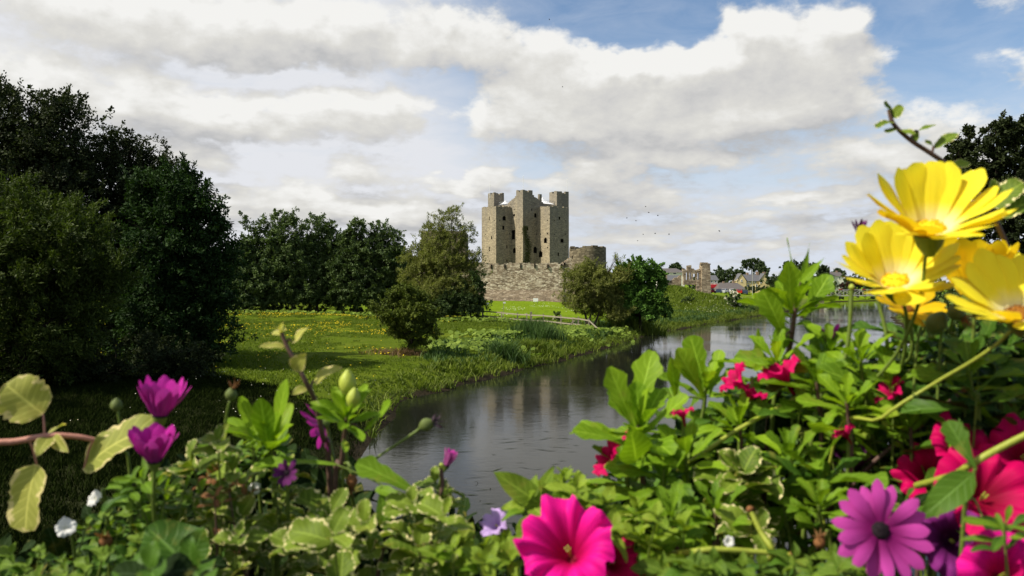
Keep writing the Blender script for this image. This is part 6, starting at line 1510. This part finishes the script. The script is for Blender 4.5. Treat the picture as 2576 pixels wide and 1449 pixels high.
seed_head('brown seed head beside the withered leaves at the left', (545, 1195, .56), (-.2, -.4, .8), 42, [(548, 1215, .56), (570, 1330, .57)], 95, 'brown', False)
seed_head('brown seed head low among trailing leaves at the far left', (262, 1352, .52), (0, -.6, .7), 36, [(266, 1370, .52), (275, 1440, .53)], 96, 'brown', False)
seed_head('orange brown seed head hanging above the river gap', (885, 1225, .58), (0, -.2, -1), 34, [(884, 1190, .58), (860, 1170, .585), (850, 1300, .59)], 97, 'brown', False)
seed_head('rusty dried head under the cut yellow daisy', (2420, 800, .53), (.5, -.3, -.6), 44, [(2405, 770, .53), (2390, 830, .54), (2360, 960, .56)], 98)
seed_head('drooping green bud right of the smallest golden daisy', (2370, 790, .54), (.3, -.3, .7), 60, [(2345, 850, .545), (2300, 960, .56)], 99, 'bud')

# ---- bushy plants that fill the box
BG = 'cream edged trailing plants'; OG = 'leafy daisy plants'; NG = 'small leaved trailing plants'
bush('variegated_plant', 'cream edged plant just right of the violet daisies', BG, (535, 1150, 95, 55), .58, 4, 'scallop', 'leaf_var', 85, 65, 501, ros_n=3, prs_n=3)
bush('variegated_plant', 'cream edged plant around the small shrivelled plum daisy', BG, (690, 1215, 130, 60), .57, 5, 'scallop', 'leaf_var', 97, 74, 502, ros_n=3, prs_n=3)
bush('variegated_plant', 'cream edged plant low at the left below the brown seed head', BG, (560, 1345, 130, 80), .53, 5, 'scallop', 'leaf_var', 108, 84, 503, ros_n=3, prs_n=3)
bush('variegated_plant', 'cream edged plant at the bottom under the budding shoot', BG, (800, 1340, 130, 90), .52, 6, 'scallop', 'leaf_var', 113, 89, 504, ros_n=3, prs_n=3)
bush('variegated_plant', 'cream edged plant beside the long pale toothed leaves', BG, (1085, 1250, 85, 50), .55, 4, 'scallop', 'leaf_var', 116, 89, 505, ros_n=3, prs_n=3)
bush('variegated_plant', 'cream edged plant at the bottom edge below the river gap', BG, (1010, 1375, 130, 55), .52, 4, 'scallop', 'leaf_var', 118, 93, 506, ros_n=3, prs_n=3)
bush('soft_leaf_plant', 'soft leaved plant at the bottom left of the pink petunia', 'soft leaved petunia plants', (1200, 1390, 110, 38), .53, 11, 'broad', 'leaf_pet', 78, 48, 507, prs_n=3)
bush('small_leaf_plant', 'small leaved trailing plant in the lower left corner', NG, (120, 1420, 190, 45), .55, 20, 'broad', 'leaf_small', 50, 36, 508, prs_n=4, ros_n=3)
bush('small_leaf_plant', 'small leaved trailing plant under the violet daisies', NG, (330, 1330, 120, 70), .55, 20, 'broad', 'leaf_small', 54, 38, 509, prs_n=4, ros_n=3)
bush('daisy_plant', 'dark leafy plant at the foot of the violet daisies', OG, (390, 1240, 110, 45), .55, 9, 'oblong', 'leaf_osteo', 105, 34, 510, prs_n=2)
bush('daisy_plant', 'leafy plant in front of the closed violet daisies and brown leaves', OG, (620, 1130, 90, 40), .61, 7, 'oblong', 'leaf_osteo', 95, 32, 511, prs_n=2)
bush('broad_leaf_plant', 'big shaded round leaves at the bottom edge left of the middle', None, (440, 1425, 110, 20), .45, 4, 'broad', 'leaf_osteo_dark', 150, 130, 512, prs_n=1, ros_n=3)
bush('soft_leaf_plant', 'soft leaved plant above the pink petunia', 'soft leaved petunia plants', (1430, 1245, 110, 40), .58, 10, 'broad', 'leaf_pet', 92, 50, 513, prs_n=2)
bush('soft_leaf_plant', 'soft leaved plant around the crimson petunia at the bottom', 'soft leaved petunia plants', (1640, 1330, 110, 70), .54, 10, 'broad', 'leaf_pet', 105, 58, 514, prs_n=2)
bush('daisy_plant', 'leafy daisy plant below the middle lobed rosette', OG, (1640, 1215, 110, 70), .63, 7, 'lobed', 'leaf_osteo', 168, 60, 515, prs_n=3)
bush('daisy_plant', 'leafy daisy plant behind the second lobed shoot', OG, (1790, 1090, 110, 80), .70, 7, 'lobed', 'leaf_osteo', 168, 60, 516, prs_n=3)
bush('daisy_plant', 'dark leafy daisy plant around the crimson petunias before the water', OG, (1945, 1020, 110, 80), .72, 7, 'lobed', 'leaf_osteo', 168, 63, 517, prs_n=3)
bush('daisy_plant', 'leafy daisy plant under the tallest shoot', OG, (2060, 1010, 130, 80), .66, 8, 'lobed', 'leaf_osteo', 175, 60, 518, prs_n=3)
bush('daisy_plant', 'leafy daisy plant below the second yellow daisy', OG, (2220, 970, 100, 90), .63, 7, 'lobed', 'leaf_osteo', 168, 60, 519, prs_n=3)
bush('daisy_plant', 'dark leafy daisy plant beneath the cut yellow daisy', OG, (2400, 960, 130, 80), .60, 7, 'lobed', 'leaf_osteo_dark', 175, 63, 520, prs_n=3)
bush('daisy_plant', 'dark leafy plant at the right edge above the crimson petunias', OG, (2540, 1010, 90, 80), .58, 5, 'lobed', 'leaf_osteo_dark', 175, 60, 521, prs_n=3)
bush('daisy_plant', 'dark leafy daisy plant directly behind the stems of the yellow daisies', OG, (2330, 880, 110, 60), .66, 11, 'lobed', 'leaf_osteo_dark', 150, 56, 530, prs_n=3)
bush('daisy_plant', 'dark leafy daisy plant at the right edge just under the cut yellow daisy', OG, (2520, 900, 90, 60), .62, 9, 'lobed', 'leaf_osteo_dark', 150, 56, 531, prs_n=3)
bush('daisy_plant', 'leafy plant in the shade left of the crimson cluster', OG, (2180, 1140, 130, 80), .61, 7, 'lobed', 'leaf_osteo', 161, 57, 522, prs_n=3)
bush('variegated_plant', 'cream edged plant below the cream speckled rosette', BG, (1850, 1290, 100, 50), .55, 4, 'scallop', 'leaf_var', 110, 84, 523, ros_n=3, prs_n=3)
bush('daisy_plant', 'dark leafy plant between cream rosette and magenta daisy', OG, (2030, 1230, 100, 70), .57, 6, 'lobed', 'leaf_osteo', 168, 63, 524, prs_n=3)
bush('small_leaf_plant', 'small leaved trailing plant along the bottom right of the pink petunia', NG, (1740, 1430, 150, 30), .50, 18, 'broad', 'leaf_small', 66, 42, 525, prs_n=3, ros_n=3)
bush('small_leaf_plant', 'small leaved trailing plant under the magenta daisy', NG, (2080, 1425, 170, 32), .50, 18, 'broad', 'leaf_small', 64, 38, 526, prs_n=3, ros_n=3)
bush('daisy_plant', 'narrow leaved plant between the crimson cluster and the purple petunia', OG, (2330, 1290, 80, 40), .54, 7, 'oblong', 'leaf_osteo_dark', 120, 44, 527, prs_n=2)
bush('daisy_plant', 'pointed leaves in front of the dark purple petunia at the right edge', OG, (2510, 1340, 40, 30), .45, 3, 'oblong', 'leaf_osteo', 120, 40, 528, prs_n=1, ros_n=3)
bush('withered_plant', 'curled brown withered leaves in the middle of the left plants', None, (560, 1230, 60, 60), .55, 7, 'oblong', 'leaf_brown', 48, 22, 529, prs_n=3, stem_mat='stem_brown')

# ---- near-black leaves deep in the box, shade painted into their colour
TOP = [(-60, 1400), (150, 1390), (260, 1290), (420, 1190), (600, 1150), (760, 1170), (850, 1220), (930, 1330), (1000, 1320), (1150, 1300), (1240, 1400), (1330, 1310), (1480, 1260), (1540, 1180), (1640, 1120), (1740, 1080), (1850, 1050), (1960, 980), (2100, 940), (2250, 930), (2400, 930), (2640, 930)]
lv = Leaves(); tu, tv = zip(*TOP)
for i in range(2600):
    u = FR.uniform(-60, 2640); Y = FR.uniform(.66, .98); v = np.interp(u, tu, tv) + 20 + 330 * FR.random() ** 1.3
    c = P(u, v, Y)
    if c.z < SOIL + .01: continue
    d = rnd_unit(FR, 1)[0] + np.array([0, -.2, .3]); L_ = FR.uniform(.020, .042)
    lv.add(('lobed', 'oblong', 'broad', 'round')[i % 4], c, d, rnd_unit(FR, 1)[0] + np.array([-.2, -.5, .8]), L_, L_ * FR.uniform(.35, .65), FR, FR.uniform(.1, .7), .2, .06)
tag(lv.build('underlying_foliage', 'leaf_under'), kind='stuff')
